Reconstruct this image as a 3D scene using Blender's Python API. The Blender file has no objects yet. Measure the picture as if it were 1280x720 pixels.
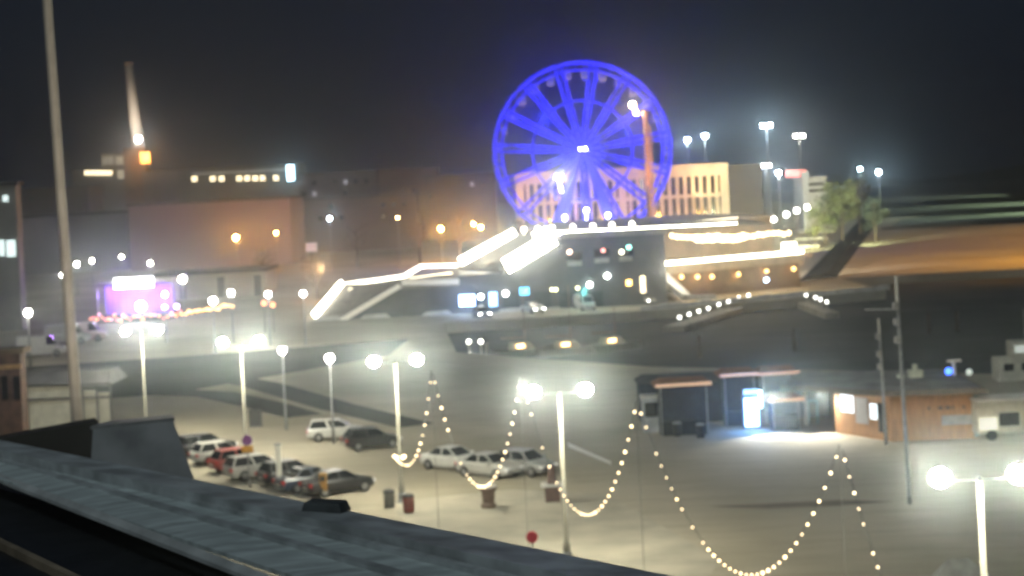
import bpy, bmesh, math, random
from mathutils import Vector, Matrix
random.seed(7)
R = math.radians
sc = bpy.context.scene
C = sc.collection

# ------------------------------------------------------------------ camera, world, sun, exposure
W_, H_ = 1280.0, 720.0
FPX, HC, HOR, ROLL = 2187.0, 18.0, 225.0, R(2.8)
cam = bpy.data.objects.new('camera', bpy.data.cameras.new('camera'))
C.objects.link(cam); sc.camera = cam
cam.matrix_world = Matrix.Translation((0, 0, HC)) @ Matrix.Rotation(R(90), 4, 'X') @ Matrix.Rotation(-ROLL, 4, 'Z')
cam.data.lens = 36.0 * FPX / W_
cam.data.sensor_width = 36.0
cam.data.shift_y = -(360.0 - HOR) / W_
cam.data.clip_start = 0.1; cam.data.clip_end = 6000
cam.data.dof.use_dof = True                      # a webcam focused a little short of the scene
cam.data.dof.focus_distance = 3.0
cam.data.dof.aperture_fstop = 8.5

w = bpy.data.worlds.new('World'); sc.world = w; w.use_nodes = True
nt = w.node_tree; nt.nodes.clear()
sky = nt.nodes.new('ShaderNodeTexSky'); sky.sky_type = 'NISHITA'; sky.sun_disc = False
sky.sun_elevation = R(3); sky.sun_rotation = R(180)
bg1 = nt.nodes.new('ShaderNodeBackground'); bg1.inputs['Strength'].default_value = 0.0012
bg2 = nt.nodes.new('ShaderNodeBackground'); bg2.inputs['Color'].default_value = (0.0052, 0.0080, 0.0150, 1); bg2.inputs['Strength'].default_value = 1.0
ad = nt.nodes.new('ShaderNodeAddShader'); wo = nt.nodes.new('ShaderNodeOutputWorld')
nt.links.new(sky.outputs[0], bg1.inputs[0]); nt.links.new(bg1.outputs[0], ad.inputs[0])
nt.links.new(bg2.outputs[0], ad.inputs[1]); nt.links.new(ad.outputs[0], wo.inputs['Surface'])

sun = bpy.data.objects.new('moonlight', bpy.data.lights.new('moonlight', 'SUN'))
sun.data.energy = 0.46; sun.data.angle = R(12); sun.data.color = (0.86, 0.98, 0.98)
sun.rotation_euler = (R(42), 0, R(-12)); C.objects.link(sun)

sc.view_settings.view_transform = 'Standard'
try: sc.view_settings.look = 'None'
except Exception: pass
sc.view_settings.exposure = 0.0; sc.view_settings.gamma = 1.0
sc.cycles.use_denoising = True
sc.cycles.max_bounces = 4; sc.cycles.diffuse_bounces = 2; sc.cycles.glossy_bounces = 2
sc.cycles.transmission_bounces = 3; sc.cycles.volume_bounces = 0; sc.cycles.transparent_max_bounces = 6
sc.cycles.sample_clamp_indirect = 3.0
sc.cycles.use_adaptive_sampling = False

HAZE_DENSITY = 0.0009

# ------------------------------------------------------------------ photo measurements -> metres
cr, sr = math.cos(ROLL), math.sin(ROLL)
def ray(x, y):
    ix, iy = x - 640.0, HOR - y
    return ix * cr + iy * sr, -ix * sr + iy * cr          # right, up in pixels of the level camera
def P(x, y, d):
    u, v = ray(x, y)
    return Vector((u / FPX * d, d, HC + v / FPX * d))
def G(x, y, z=0.0):
    u, v = ray(x, y)
    d = (HC - z) * FPX / -v
    return Vector((u / FPX * d, d, z))

# ------------------------------------------------------------------ materials
MATS = {}
def mat(name, col, rough=0.7, var=0.25, scale=2.0, metal=0.0, bump=0.15, col2=None, spec=0.4, stretch=None):
    if name in MATS: return MATS[name]
    m = bpy.data.materials.new(name); m.use_nodes = True; n = m.node_tree
    b = n.nodes['Principled BSDF']
    b.inputs['Roughness'].default_value = rough; b.inputs['Metallic'].default_value = metal
    b.inputs['Specular IOR Level'].default_value = spec
    tc = n.nodes.new('ShaderNodeTexCoord'); nz = n.nodes.new('ShaderNodeTexNoise')
    nz.inputs['Scale'].default_value = scale; nz.inputs['Detail'].default_value = 5
    mp = n.nodes.new('ShaderNodeMapping')
    if stretch: mp.inputs['Scale'].default_value = stretch
    n.links.new(tc.outputs['Object'], mp.inputs[0]); n.links.new(mp.outputs[0], nz.inputs['Vector'])
    rp = n.nodes.new('ShaderNodeValToRGB')
    lo = [c * (1 - var) for c in col]; hi = list(col2) if col2 else [min(1, c * (1 + var)) for c in col]
    rp.color_ramp.elements[0].position = 0.35; rp.color_ramp.elements[0].color = (*lo, 1)
    rp.color_ramp.elements[1].position = 0.65; rp.color_ramp.elements[1].color = (*hi, 1)
    n.links.new(nz.outputs['Fac'], rp.inputs[0]); n.links.new(rp.outputs[0], b.inputs['Base Color'])
    if bump:
        bp = n.nodes.new('ShaderNodeBump'); bp.inputs['Strength'].default_value = bump; bp.inputs['Distance'].default_value = 0.05
        n.links.new(nz.outputs['Fac'], bp.inputs['Height']); n.links.new(bp.outputs[0], b.inputs['Normal'])
    MATS[name] = m
    return m
def emit(name, col, s, sampled=True, base=(0.6, 0.6, 0.6)):
    if name in MATS: return MATS[name]
    m = bpy.data.materials.new(name); m.use_nodes = True
    b = m.node_tree.nodes['Principled BSDF']
    b.inputs['Base Color'].default_value = (*base, 1); b.inputs['Roughness'].default_value = 0.4
    b.inputs['Emission Color'].default_value = (*col, 1); b.inputs['Emission Strength'].default_value = s
    if not sampled: m.cycles.emission_sampling = 'NONE'
    MATS[name] = m
    return m
def ground_mat(name, a, b_, c, s1=0.05, s2=0.6, rough=0.85):
    m = bpy.data.materials.new(name); m.use_nodes = True; n = m.node_tree; bs = n.nodes['Principled BSDF']
    tc = n.nodes.new('ShaderNodeTexCoord')
    n1 = n.nodes.new('ShaderNodeTexNoise'); n1.inputs['Scale'].default_value = s1; n1.inputs['Detail'].default_value = 6; n1.inputs['Distortion'].default_value = 0.6
    n2 = n.nodes.new('ShaderNodeTexNoise'); n2.inputs['Scale'].default_value = s2; n2.inputs['Detail'].default_value = 6
    mp = n.nodes.new('ShaderNodeMapping'); mp.inputs['Rotation'].default_value = (0, 0, R(35)); mp.inputs['Scale'].default_value = (0.25, 1.6, 1)
    n.links.new(tc.outputs['Object'], n1.inputs['Vector']); n.links.new(tc.outputs['Object'], mp.inputs[0]); n.links.new(mp.outputs[0], n2.inputs['Vector'])
    r1 = n.nodes.new('ShaderNodeValToRGB'); r1.color_ramp.elements[0].position = .38; r1.color_ramp.elements[1].position = .62
    r1.color_ramp.elements[0].color = (*a, 1); r1.color_ramp.elements[1].color = (*b_, 1)
    r2 = n.nodes.new('ShaderNodeValToRGB'); r2.color_ramp.elements[0].position = .45; r2.color_ramp.elements[1].position = .75
    r2.color_ramp.elements[0].color = (0, 0, 0, 1); r2.color_ramp.elements[1].color = (.35, .35, .35, 1)
    mx = n.nodes.new('ShaderNodeMixRGB'); mx.inputs[2].default_value = (*c, 1)
    n.links.new(n1.outputs[0], r1.inputs[0]); n.links.new(n2.outputs[0], r2.inputs[0])
    n.links.new(r2.outputs[0], mx.inputs[0]); n.links.new(r1.outputs[0], mx.inputs[1]); n.links.new(mx.outputs[0], bs.inputs['Base Color'])
    bp = n.nodes.new('ShaderNodeBump'); bp.inputs['Strength'].default_value = .3; bp.inputs['Distance'].default_value = .06
    n.links.new(n2.outputs[0], bp.inputs['Height']); n.links.new(bp.outputs[0], bs.inputs['Normal'])
    bs.inputs['Roughness'].default_value = rough; bs.inputs['Specular IOR Level'].default_value = .08
    return m

# ------------------------------------------------------------------ mesh collector
class MB:
    def __init__(s): s.v = []; s.f = []
    def add(s, vs, fs):
        o = len(s.v); s.v += [tuple(v) for v in vs]; s.f += [tuple(i + o for i in f) for f in fs]; return s
    def box(s, x0, x1, y0, y1, z0, z1):
        return s.add([(x, y, z) for z in (z0, z1) for y in (y0, y1) for x in (x0, x1)],
                     [(0, 2, 3, 1), (4, 5, 7, 6), (0, 1, 5, 4), (2, 6, 7, 3), (0, 4, 6, 2), (1, 3, 7, 5)])
    def hexa(s, b, t):                                  # 4 bottom, 4 top points, same winding
        return s.add(list(b) + list(t), [(3, 2, 1, 0), (4, 5, 6, 7), (0, 1, 5, 4), (1, 2, 6, 5), (2, 3, 7, 6), (3, 0, 4, 7)])
    def prism(s, pts, z0, z1):
        n = len(pts); vs = [(p[0], p[1], z0) for p in pts] + [(p[0], p[1], z1) for p in pts]
        return s.add(vs, [tuple(range(n))[::-1], tuple(range(n, 2 * n))] + [(i, (i + 1) % n, n + (i + 1) % n, n + i) for i in range(n)])
    def bar(s, a, b, w, h=None, up=(0, 0, 1)):
        a, b = Vector(a), Vector(b); h = h or w; d = (b - a).normalized(); u = Vector(up)
        if abs(d.dot(u)) > .98: u = Vector((0, 1, 0))
        x = d.cross(u).normalized() * w / 2; z = x.cross(d).normalized() * h / 2
        return s.hexa([a - x - z, a + x - z, a + x + z, a - x + z], [b - x - z, b + x - z, b + x + z, b - x + z])
    def tube(s, pts, rad, n=8, cap=True, closed=False):
        pts = [Vector(p) for p in pts]; rr = rad if isinstance(rad, (list, tuple)) else [rad] * len(pts)
        o = len(s.v); k = len(pts)
        for i, p in enumerate(pts):
            if closed: d = pts[(i + 1) % k] - pts[i - 1]
            else: d = pts[min(i + 1, k - 1)] - pts[max(i - 1, 0)]
            d.normalize(); a = Vector((0, 0, 1)) if abs(d.z) < .9 else Vector((0, 1, 0))
            x = d.cross(a).normalized(); y = d.cross(x)
            for j in range(n):
                t = 2 * math.pi * j / n; s.v.append(tuple(p + (x * math.cos(t) + y * math.sin(t)) * rr[i]))
        for i in range(k if closed else k - 1):
            i2 = (i + 1) % k
            for j in range(n):
                s.f.append((o + i * n + j, o + i * n + (j + 1) % n, o + i2 * n + (j + 1) % n, o + i2 * n + j))
        if cap and not closed:
            s.f.append(tuple(o + j for j in range(n))[::-1]); s.f.append(tuple(o + (k - 1) * n + j for j in range(n)))
        return s
    def sphere(s, c, r, nu=12, nv=8, sz=1.0):
        c = Vector(c); o = len(s.v)
        s.v.append(tuple(c + Vector((0, 0, -r * sz))))
        for i in range(1, nv):
            ph = math.pi * i / nv
            for j in range(nu):
                t = 2 * math.pi * j / nu
                s.v.append(tuple(c + Vector((r * math.sin(ph) * math.cos(t), r * math.sin(ph) * math.sin(t), -r * sz * math.cos(ph)))))
        s.v.append(tuple(c + Vector((0, 0, r * sz)))); top = len(s.v) - 1
        for j in range(nu): s.f.append((o, o + 1 + (j + 1) % nu, o + 1 + j))
        for i in range(nv - 2):
            for j in range(nu):
                a = o + 1 + i * nu; b = a + nu
                s.f.append((a + j, a + (j + 1) % nu, b + (j + 1) % nu, b + j))
        a = o + 1 + (nv - 2) * nu
        for j in range(nu): s.f.append((a + j, a + (j + 1) % nu, top))
        return s
    def lathe(s, prof, c=(0, 0, 0), n=14):
        c = Vector(c); o = len(s.v); k = len(prof)
        for r, z in prof:
            for j in range(n):
                t = 2 * math.pi * j / n; s.v.append((c.x + r * math.cos(t), c.y + r * math.sin(t), c.z + z))
        for i in range(k - 1):
            for j in range(n): s.f.append((o + i * n + j, o + i * n + (j + 1) % n, o + (i + 1) * n + (j + 1) % n, o + (i + 1) * n + j))
        s.f.append(tuple(o + j for j in range(n))[::-1]); s.f.append(tuple(o + (k - 1) * n + j for j in range(n)))
        return s
    def build(s, name, m, parent=None, bevel=0, smooth=False, world=False):
        me = bpy.data.meshes.new(name)
        off = parent.location if (world and parent) else Vector((0, 0, 0))
        me.from_pydata([tuple(Vector(v) - off) for v in s.v], [], s.f); me.update()
        b = bmesh.new(); b.from_mesh(me); bmesh.ops.recalc_face_normals(b, faces=b.faces)
        if bevel: bmesh.ops.bevel(b, geom=b.edges[:], offset=bevel, segments=2, affect='EDGES', profile=.6, clamp_overlap=True)
        b.to_mesh(me); b.free()
        if smooth:
            for p in me.polygons: p.use_smooth = True
        me.materials.append(m)
        o = bpy.data.objects.new(name, me); C.objects.link(o)
        if parent: o.parent = parent
        return o
def tag(o, label, cat, group=None):
    o['label'] = label; o['category'] = cat
    if group: o['group'] = group
    return o
def thing(name, label, cat, loc=(0, 0, 0), rz=0, group=None):
    o = bpy.data.objects.new(name, None); C.objects.link(o); o.empty_display_size = .3
    o.location = loc; o.rotation_euler = (0, 0, rz); return tag(o, label, cat, group)
def struct(o, kind='structure'): o['kind'] = kind; return o
def dup(root, loc, rz=None, label=None, scale=None):
    r = root.copy(); C.objects.link(r); r.location = loc
    if rz is not None: r.rotation_euler = (0, 0, rz)
    if label: r['label'] = label
    if scale: r.scale = scale
    for ch in [c for c in bpy.data.objects if c.parent == root]:
        c = ch.copy(); C.objects.link(c); c.parent = r
        for g in [k for k in bpy.data.objects if k.parent == ch]:
            d = g.copy(); C.objects.link(d); d.parent = c
    return r
def spot(name, loc, target, energy, col, size=60, blend=.6, radius=.4):
    l = bpy.data.objects.new(name, bpy.data.lights.new(name, 'SPOT'))
    l.data.energy = energy; l.data.color = col; l.data.spot_size = R(size); l.data.spot_blend = blend; l.data.shadow_soft_size = radius
    l.location = loc; d = Vector(target) - Vector(loc)
    l.rotation_euler = d.to_track_quat('-Z', 'Y').to_euler(); C.objects.link(l); return l
def point(name, loc, energy, col, radius=.25):
    l = bpy.data.objects.new(name, bpy.data.lights.new(name, 'POINT'))
    l.data.energy = energy; l.data.color = col; l.data.shadow_soft_size = radius; l.location = loc; C.objects.link(l); return l

# shared materials
M = dict(
    white_paint=mat('white_paint', (.72, .70, .62), .45, .12, 6),
    grey_paint=mat('grey_paint', (.28, .29, .29), .5, .2, 4),
    dark_metal=mat('dark_metal', (.06, .06, .06), .5, .3, 5),
    black_metal=mat('black_metal', (.02, .022, .025), .45, .3, 5),
    steel=mat('steel', (.35, .35, .34), .4, .2, 4, metal=.5),
    rubber=mat('rubber', (.015, .015, .015), .8, .2, 10),
    glass=mat('dark_glass', (.012, .014, .016), .12, .2, 2, bump=0, spec=.6),
    concrete=mat('concrete', (.24, .22, .19), .85, .25, 1.2),
    pale_concrete=mat('pale_concrete', (.42, .39, .33), .85, .2, .8),
    dark_wall=mat('dark_wall', (.085, .08, .07), .85, .3, .5),
    brown_wall=mat('brown_wall', (.17, .125, .085), .8, .25, .5),
    wood=mat('orange_boards', (.46, .235, .085), .7, .15, 1.5, stretch=(4, 4, .6)),
    roof=mat('snowy_roof', (.20, .20, .205), .8, .3, .8),
    roof_dark=mat('roof_dark', (.07, .07, .075), .8, .3, .8),
    brick=mat('red_brick', (.13, .075, .055), .85, .35, 1.5),
    snow=mat('dirty_snow', (.62, .60, .55), .9, .2, .7, bump=.4),
    marble=mat('pale_marble', (.62, .57, .47), .6, .12, .3),
    canvas=mat('white_canvas', (.62, .60, .50), .8, .12, 1.5),
    orange_canvas=mat('orange_canvas', (.24, .10, .045), .8, .25, 2),
    bark=mat('bark', (.09, .065, .045), .9, .3, 3),
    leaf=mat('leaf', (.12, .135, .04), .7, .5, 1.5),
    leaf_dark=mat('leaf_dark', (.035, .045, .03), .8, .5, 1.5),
)
LAMP = emit('lamp_globe', (1.0, .96, .76), 530)
LAMP_FAR = emit('lamp_globe_far', (1.0, .94, .80), 85)
LAMP_COOL = emit('floodlight_cool', (.70, .88, 1.0), 170)
LAMP_ORANGE = emit('sodium_lamp', (1.0, .42, .07), 430)
BULB = emit('string_bulb', (1.0, .76, .44), 5, False)
WIN_WARM = emit('window_warm', (1.0, .82, .50), 3.5, False)
WIN_COOL = emit('window_cool', (.75, .92, .90), 1.5, False)
LED_WHITE = emit('led_white', (1.0, .93, .74), 22)
LED_SOFT = emit('led_soft', (1.0, .88, .62), 3.0)

# ------------------------------------------------------------------ ground, water, hills, haze
GROUND = ground_mat('trodden_snow', (.36, .32, .235), (.50, .45, .35), (.22, .19, .135))
ORANGE_QUAY = ground_mat('quay_snow', (.42, .36, .28), (.55, .50, .42), (.30, .26, .2), .03, .08)
ICE = ground_mat('harbour_ice_surface', (.035, .038, .04), (.08, .08, .08), (.12, .12, .12), .03, .12, .85)
ROAD = ground_mat('wet_asphalt', (.035, .034, .032), (.07, .065, .06), (.12, .11, .09), .08, .5, .9)

land = [(700, 60), (42, 143), (12, 163), (-6.8, 186), (-9.8, 225), (16.8, 230), (34.7, 237), (51.7, 246), (51, 276), (81, 277),
        (700, 292), (700, 470), (126, 470), (150, 1380), (-1400, 1380), (-1400, -50), (700, -50)]
struct(MB().prism(land, -2.2, 0).build('ground', GROUND))
struct(MB().box(-1420, 1420, -60, 1450, -3.2, -1.3).build('water', ICE))
def flat(name, pts, z, m, th=.02): return struct(MB().prism([(p[0], p[1]) for p in pts], z - th, z).build(name, m))
# sodium lit quay and the dark service road beside it
flat('quay', [(53, 278.5), (82, 279), (690, 296), (690, 464), (131, 464), (98, 420)], .012, ORANGE_QUAY)
rq = [G(998, 352), G(1046, 347), G(1108, 262), G(1088, 262)]
rc = [p.lerp(q, .3) for p, q in ((rq[0], rq[1]), (rq[1], rq[0]), (rq[2], rq[3]), (rq[3], rq[2]))]
struct(MB().hexa(rq, [p + Vector((0, 0, .6)) for p in rc]).build('embankment', mat('dark_earth', (.018, .018, .017), 1, .3, .2, spec=.02)))
# worn wheel tracks curving over the square
for a in ([(150, 458), (230, 462), (330, 482), (420, 508), (520, 532)], [(210, 490), (270, 493), (330, 506), (380, 520)]):
    pts = [G(*p) for p in a]; L, Rr = [], []
    for i, p in enumerate(pts):
        d = (pts[min(i + 1, len(pts) - 1)] - pts[max(i - 1, 0)]).normalized(); nrm = Vector((-d.y, d.x, 0))
        ww = 2.1 * (1 - .35 * i / len(pts)); L.append(p + nrm * ww); Rr.append(p - nrm * ww)
    flat('wheel_track', L + Rr[::-1], .006, ROAD, .004)
flat('road', [(-70, 150), (-32, 160), (-14, 186), (-13, 205), (-40, 196), (-80, 190)], .006, ROAD, .004)
flat('wheel_track', [G(885, 633), G(960, 630), G(1050, 625), G(1118, 627), G(1050, 632), G(960, 636)], .006, mat('worn_slush', (.19, .165, .125), .95, .25, .3, spec=.05), .004)
flat('pavement', [G(480, 628), G(640, 612), G(760, 618), G(900, 700), G(860, 760), G(560, 700)], .004, mat('pale_paving', (.42, .385, .30), .85, .15, .4), .003)
flat('painted_line', [G(709, 553), G(711, 559), G(764, 581), G(764, 577)], .012, M['white_paint'], .004)
# frozen strips and far quays
snow_far = mat('far_snow', (.30, .31, .26), .9, .25, .05)
flat('ice', [(104, 484), (128, 486), (420, 480), (420, 560), (122, 548)], .02, mat('grey_ice', (.20, .22, .19), .9, .3, .05))
flat('ice', [(120, 600), (420, 610), (420, 690), (135, 680)], .02, mat('grey_ice', (.20, .22, .19)))
flat('ice', [(140, 780), (225, 790), (232, 900), (150, 880)], .02, snow_far)
DARK = mat('dark_flat', (.05, .055, .048), 1, .3, .2, spec=.02)
flat('road', [(98, 466), (420, 466), (420, 478), (100, 478)], .016, DARK); flat('road', [(115, 562), (420, 572), (420, 598), (118, 590)], .016, DARK); flat('road', [(135, 700), (420, 705), (420, 770), (140, 770)], .016, DARK)  # plain dark strips laid between the paler far bands
hill = MB(); hp = []
for i in range(61):
    x = -1390 + i * 46.3; hp.append((x, 1395, 14 + 9 * math.sin(i * .45) + 6 * math.sin(i * 1.3 + 1) + random.uniform(0, 4)))
vs = [(x, y, -2) for x, y, z in hp] + [(x, y, z * .8) for x, y, z in hp] + [(x, y + 40, -2) for x, y, z in hp]
n = len(hp)
hill.add(vs, [(i, i + 1, n + i + 1, n + i) for i in range(n - 1)] + [(n + i, n + i + 1, 2 * n + i + 1, 2 * n + i) for i in range(n - 1)])
struct(hill.build('hills', mat('far_wood', (.035, .04, .035), .95, .4, .03)))

hz = MB().box(-1500, 1500, -120, 1500, -4.5, 82).build('haze', bpy.data.materials.new('night_haze'))
hm = hz.data.materials[0]; hm.use_nodes = True; hm.node_tree.nodes.clear()
pv = hm.node_tree.nodes.new('ShaderNodeVolumePrincipled'); ho = hm.node_tree.nodes.new('ShaderNodeOutputMaterial')
pv.inputs['Color'].default_value = (.82, .94, 1, 1); pv.inputs['Density'].default_value = HAZE_DENSITY; pv.inputs['Anisotropy'].default_value = .965
hm.node_tree.links.new(pv.outputs[0], ho.inputs['Volume']); struct(hz, 'stuff')

# ------------------------------------------------------------------ the foreground ledge of the viewer's own building
LEDGE = mat('ledge_sheet_metal', (.62, .70, .70), .6, .25, 2.5, metal=.0, bump=.3, stretch=(1, 5, 1))
def at(p, z): return G(p[0], p[1], z)
ld = thing('roof_ledge', 'dark blue grey metal roof ledge with frosty seams running across the bottom of the view', 'roof ledge', at((470, 640), 16.4))
def strip(p0, p1, q0, q1, z, z2, th=.12, ext=.6):
    a, b, c, d = at(p0, z), at(p1, z), at(q1, z2), at(q0, z2)
    e = (b - a) * ext * .3; a -= e; d -= e; b += e; c += e
    t = Vector((0, 0, -th))
    return MB().hexa([a + t, b + t, c + t, d + t], [a, b, c, d])
strip((0, 550), (840, 720), (0, 562), (780, 735), 16.42, 16.45, .25).build('edge_flashing', mat('frosted_flashing', (.5, .54, .55), .6, .35, 4, bump=.3), ld, world=True)
strip((0, 562), (780, 735), (0, 592), (340, 720), 16.40, 16.36, .02).build('cover_sheet', LEDGE, ld, world=True)
for fr in (.3, .62):
    a = at((0, 562 + 26 * fr), 16.40 - .04 * fr); b = at((780 - 420 * fr, 735 - 12 * fr), 16.40 - .04 * fr)
    MB().bar(a - (b - a) * .15, b + (b - a) * .2, .045, .05).build('seam', mat('frosted_flashing', (.3, .3, .3)), ld, world=True)
strip((0, 592), (340, 720), (0, 600), (318, 724), 16.375, 16.35, .02).build('inner_kerb', mat('pale_kerb', (.55, .58, .58), .7, .3, 3), ld, world=True)
pr = thing('parapet', 'near black parapet wall under the metal roof ledge, with a thin rim coloured as if lit', 'parapet', at((60, 690), 16.7))
strip((0, 597), (322, 722), (0, 700), (60, 760), 16.2, 16.2, .4).build('gutter', M['black_metal'], pr, world=True)  # gutter and cap coloured black to keep their shaded faces dark
strip((0, 672), (110, 724), (0, 678), (100, 726), 16.75, 16.75, .05).build('rim', mat('rim_highlight', (.30, .24, .17), .6, .3, 5), pr, world=True)  # reddish highlight along the edge is put into the rim colour
strip((0, 679), (98, 727), (0, 800), (60, 860), 16.72, 16.72, .1).build('cap', M['black_metal'], pr, world=True)
# vent box and low wall on the ledge
b0 = at((135, 592), 16.38); vb = thing('roof_vent', 'slanted grey sheet metal vent box at the end of the low dark wall', 'vent', b0)
k = 12.6
MB().hexa([P(112, 596, k), P(243, 600, k), P(228, 585, k + .9), P(150, 585, k + .9)],
          [P(116, 534, k), P(216, 524, k), P(213, 521, k + .9), P(140, 528, k + .9)]).build('casing', mat('vent_sheet', (.36, .38, .40), .6, .25, 3), vb, .012, world=True)
MB().hexa([P(113, 537, k), P(218, 526, k), P(215, 522, k + .95), P(137, 530, k + .95)],
          [P(113, 533, k), P(218, 522, k), P(215, 518, k + .95), P(137, 526, k + .95)]).build('lid', M['grey_paint'], vb, world=True)
lw = MB().hexa([P(-20, 580, 13), P(140, 575, 13), P(140, 570, 13.5), P(-20, 575, 13.5)],
               [P(-20, 552, 13), P(122, 526, 13), P(118, 522, 13.5), P(-20, 548, 13.5)]).build('low_wall', M['dark_wall'])
tag(lw, 'low dark wall rising behind the blue grey roof ledge, foot of the tall flagpole hidden by it', 'wall')
q0 = at((404, 640), 16.42)
kp = MB().hexa([(q0.x - .11, q0.y - .05, q0.z), (q0.x + .10, q0.y - .12, q0.z), (q0.x + .14, q0.y + .02, q0.z), (q0.x - .07, q0.y + .09, q0.z)],
               [(q0.x - .09, q0.y - .04, q0.z + .06), (q0.x + .09, q0.y - .10, q0.z + .055), (q0.x + .12, q0.y + .01, q0.z + .055), (q0.x - .06, q0.y + .07, q0.z + .06)]).build('cable_box', mat('cable_box_black', (.05, .06, .065), .6, .3, 8), bevel=.012)
tag(kp, 'low black cable box fixed to the edge of the blue grey roof ledge', 'cable box')

# ------------------------------------------------------------------ street lamps
def double_lamp(x, ytop, label, first=None):
    u, v = ray(x, ytop); d = FPX * (HC - 8.0) / -v
    loc = Vector((u / FPX * d, d, 0))
    if first: return dup(first, loc, None, label)
    t = thing('street_lamp', label, 'street lamp', loc, 0, 'street lamps with two white globes')
    MB().tube([(0, 0, 0), (0, 0, .9), (0, 0, 1.0), (0, 0, 7.9)], [.18, .17, .115, .085], 12).build('pole', mat('lamp_pole_paint', (.26, .245, .19), .5, .15, 4), t, smooth=True)
    MB().lathe([(.34, 0), (.34, .08), (.24, .14), (.22, .5), (.2, .55)], (0, 0, 0)).build('base', M['grey_paint'], t)
    MB().bar((-1.22, 0, 7.95), (1.22, 0, 7.95), .04).bar((0, 0, 7.7), (0, 0, 8.05), .12).build('crossarm', M['dark_metal'], t)
    for s in (-1, 1):
        g = MB().sphere((s * 1.22, 0, 8.05), .34, 14, 10, .85).build('lamp_globe', LAMP, t, smooth=True)
        MB().lathe([(.13, 0), (.16, .05), (.05, .12)], (s * 1.22, 0, 8.33)).build('cap', M['dark_metal'], g)
    return t
L2 = double_lamp(494, 452, 'two-globe street lamp with bins at its foot and a cluster of bulbs at mid pole')
L3 = double_lamp(699, 490, 'two-globe street lamp whose pole the lowest loop of bulbs crosses, by the red sign', L2)
L1 = double_lamp(301, 428, 'two-globe street lamp rising behind the row of tightly parked cars', L2)
L0 = double_lamp(177, 414, 'two-globe street lamp next to the white tent walls, below the lit stage', L2)
L4 = double_lamp(1224, 597, 'biggest two-globe street lamp, beside the grey tarpaulin peak, one globe cut by the edge', L2)

def single_lamp(x, y, h, label, first=None, r=.32, m=LAMP_FAR, name='globe_lamp', group='single globe street lamps', d=None, polem='grey_paint'):
    u, v = ray(x, y)
    if d is None: d = FPX * (HC - h) / -v
    h = HC + v / FPX * d
    loc = Vector((u / FPX * d, d, 0))
    t = thing(name, label, 'street lamp', loc, 0, group)
    MB().tube([(0, 0, 0), (0, 0, h - r)], [.11, .06], 8).build('pole', M[polem], t, smooth=True)
    MB().sphere((0, 0, h), r, 12, 8).build('lamp_globe', m, t, smooth=True)
    MB().lathe([(r * .5, 0), (r * .3, .07), (.03, .12)], (0, 0, h + r * .9), 10).build('cap', M['dark_metal'], t)
    return t
for x, y, r, lab in [
    (353, 438, .27, 'single globe lamp between the two-globe lamp of the cars and the open road'),
    (412, 448, .30, 'single warm globe lamp standing alone just before the tall two-globe lamp with bins'),
    (35, 391, .40, 'single globe lamp standing alone by the dark grass left of the lit stage'),
    (228, 349, .52, 'widest single globe lamp, next to the bright white stage banner'),
    (289, 366, .36, 'single globe lamp at the end of the yellow bulb chain, higher of two'),
    (266, 376, .40, 'single globe lamp hanging over the yellow bulb chain, lower of two'),
    (335, 368, .32, 'single globe lamp below the foot of the pink lit warehouse corner'),
    (379, 367, .32, 'single globe lamp between the warehouse corner and the bright stair foot'),
    (78, 344, .36, 'single white globe lamp beside the flagpole, lowest of the line before the grey hall'),
    (96, 330, .46, 'single white globe lamp right behind the flagpole'),
    (115, 326, .42, 'single white globe lamp just beyond the flagpole, third of the line before the grey hall'),
    (152, 321, .36, 'single bluish white globe lamp topmost of the line before the grey hall'),
    (188, 329, .38, 'single globe lamp right above the bright white stage banner'),
    (206, 368, .28, 'small single globe lamp hanging in the purple glow of the stage')]:
    single_lamp(x, y, 6.0, lab, r=r)
for x, y, d, h, r, lab, mm in [
    (295, 297, 395, 8, .55, 'orange sodium lamp glowing in front of the pink warehouse wall', LAMP_ORANGE),
    (345, 291, 400, 8, .34, 'small orange sodium lamp at the warehouse corner', LAMP_ORANGE),
    (412, 273, 380, 8, .40, 'tall lamp with bluish white head in front of the dark street', LAMP_COOL),
    (497, 272, 380, 8, .22, 'slim dim orange street lamp midway between two brighter ones', emit('sodium_dim', (1, .55, .18), 160)),
    (551, 286, 385, 8, .50, 'bright orange street lamp standing alone on the dark street', LAMP_ORANGE),
    (592, 280, 385, 8, .34, 'orange street lamp, upper of the close pair beside the stair', LAMP_ORANGE),
    (601, 284, 380, 8, .42, 'orange street lamp, lower of the close pair beside the stair', LAMP_ORANGE)]:
    single_lamp(x, y, h, lab, r=r, m=mm, d=d, name='sodium_lamp' if mm is not LAMP_COOL else 'tall_lamp', group='lamps along the back street')

# tall floodlight masts behind
def mast(x, ytop, d, heads, label, mm, ybase=None):
    p = P(x, ytop, d); t = thing('floodlight_mast', label, 'floodlight mast', (p.x, p.y, 0), 0, 'floodlight masts by the harbour')
    MB().tube([(0, 0, 0), (0, 0, p.z)], [.35, .14], 8).build('pole', M['steel'], t, smooth=True)
    wd = .9 * (heads - 1)
    MB().bar((-wd - .5, 0, p.z), (wd + .5, 0, p.z), .18).build('crossbar', M['steel'], t)
    for i in range(heads):
        x_ = -wd + 1.8 * i
        MB().hexa([(x_ - .55, -.5, p.z - .2), (x_ + .55, -.5, p.z - .2), (x_ + .55, .2, p.z + .05), (x_ - .55, .2, p.z + .05)],
                  [(x_ - .55, -.6, p.z + .45), (x_ + .55, -.6, p.z + .45), (x_ + .55, .1, p.z + .7), (x_ - .55, .1, p.z + .7)]).build('floodlight', mm, t)
    return t
mast(859, 176, 470, 1, 'slender mast with one bluish white floodlight behind the pale office block, shorter one', LAMP_COOL)
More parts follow.
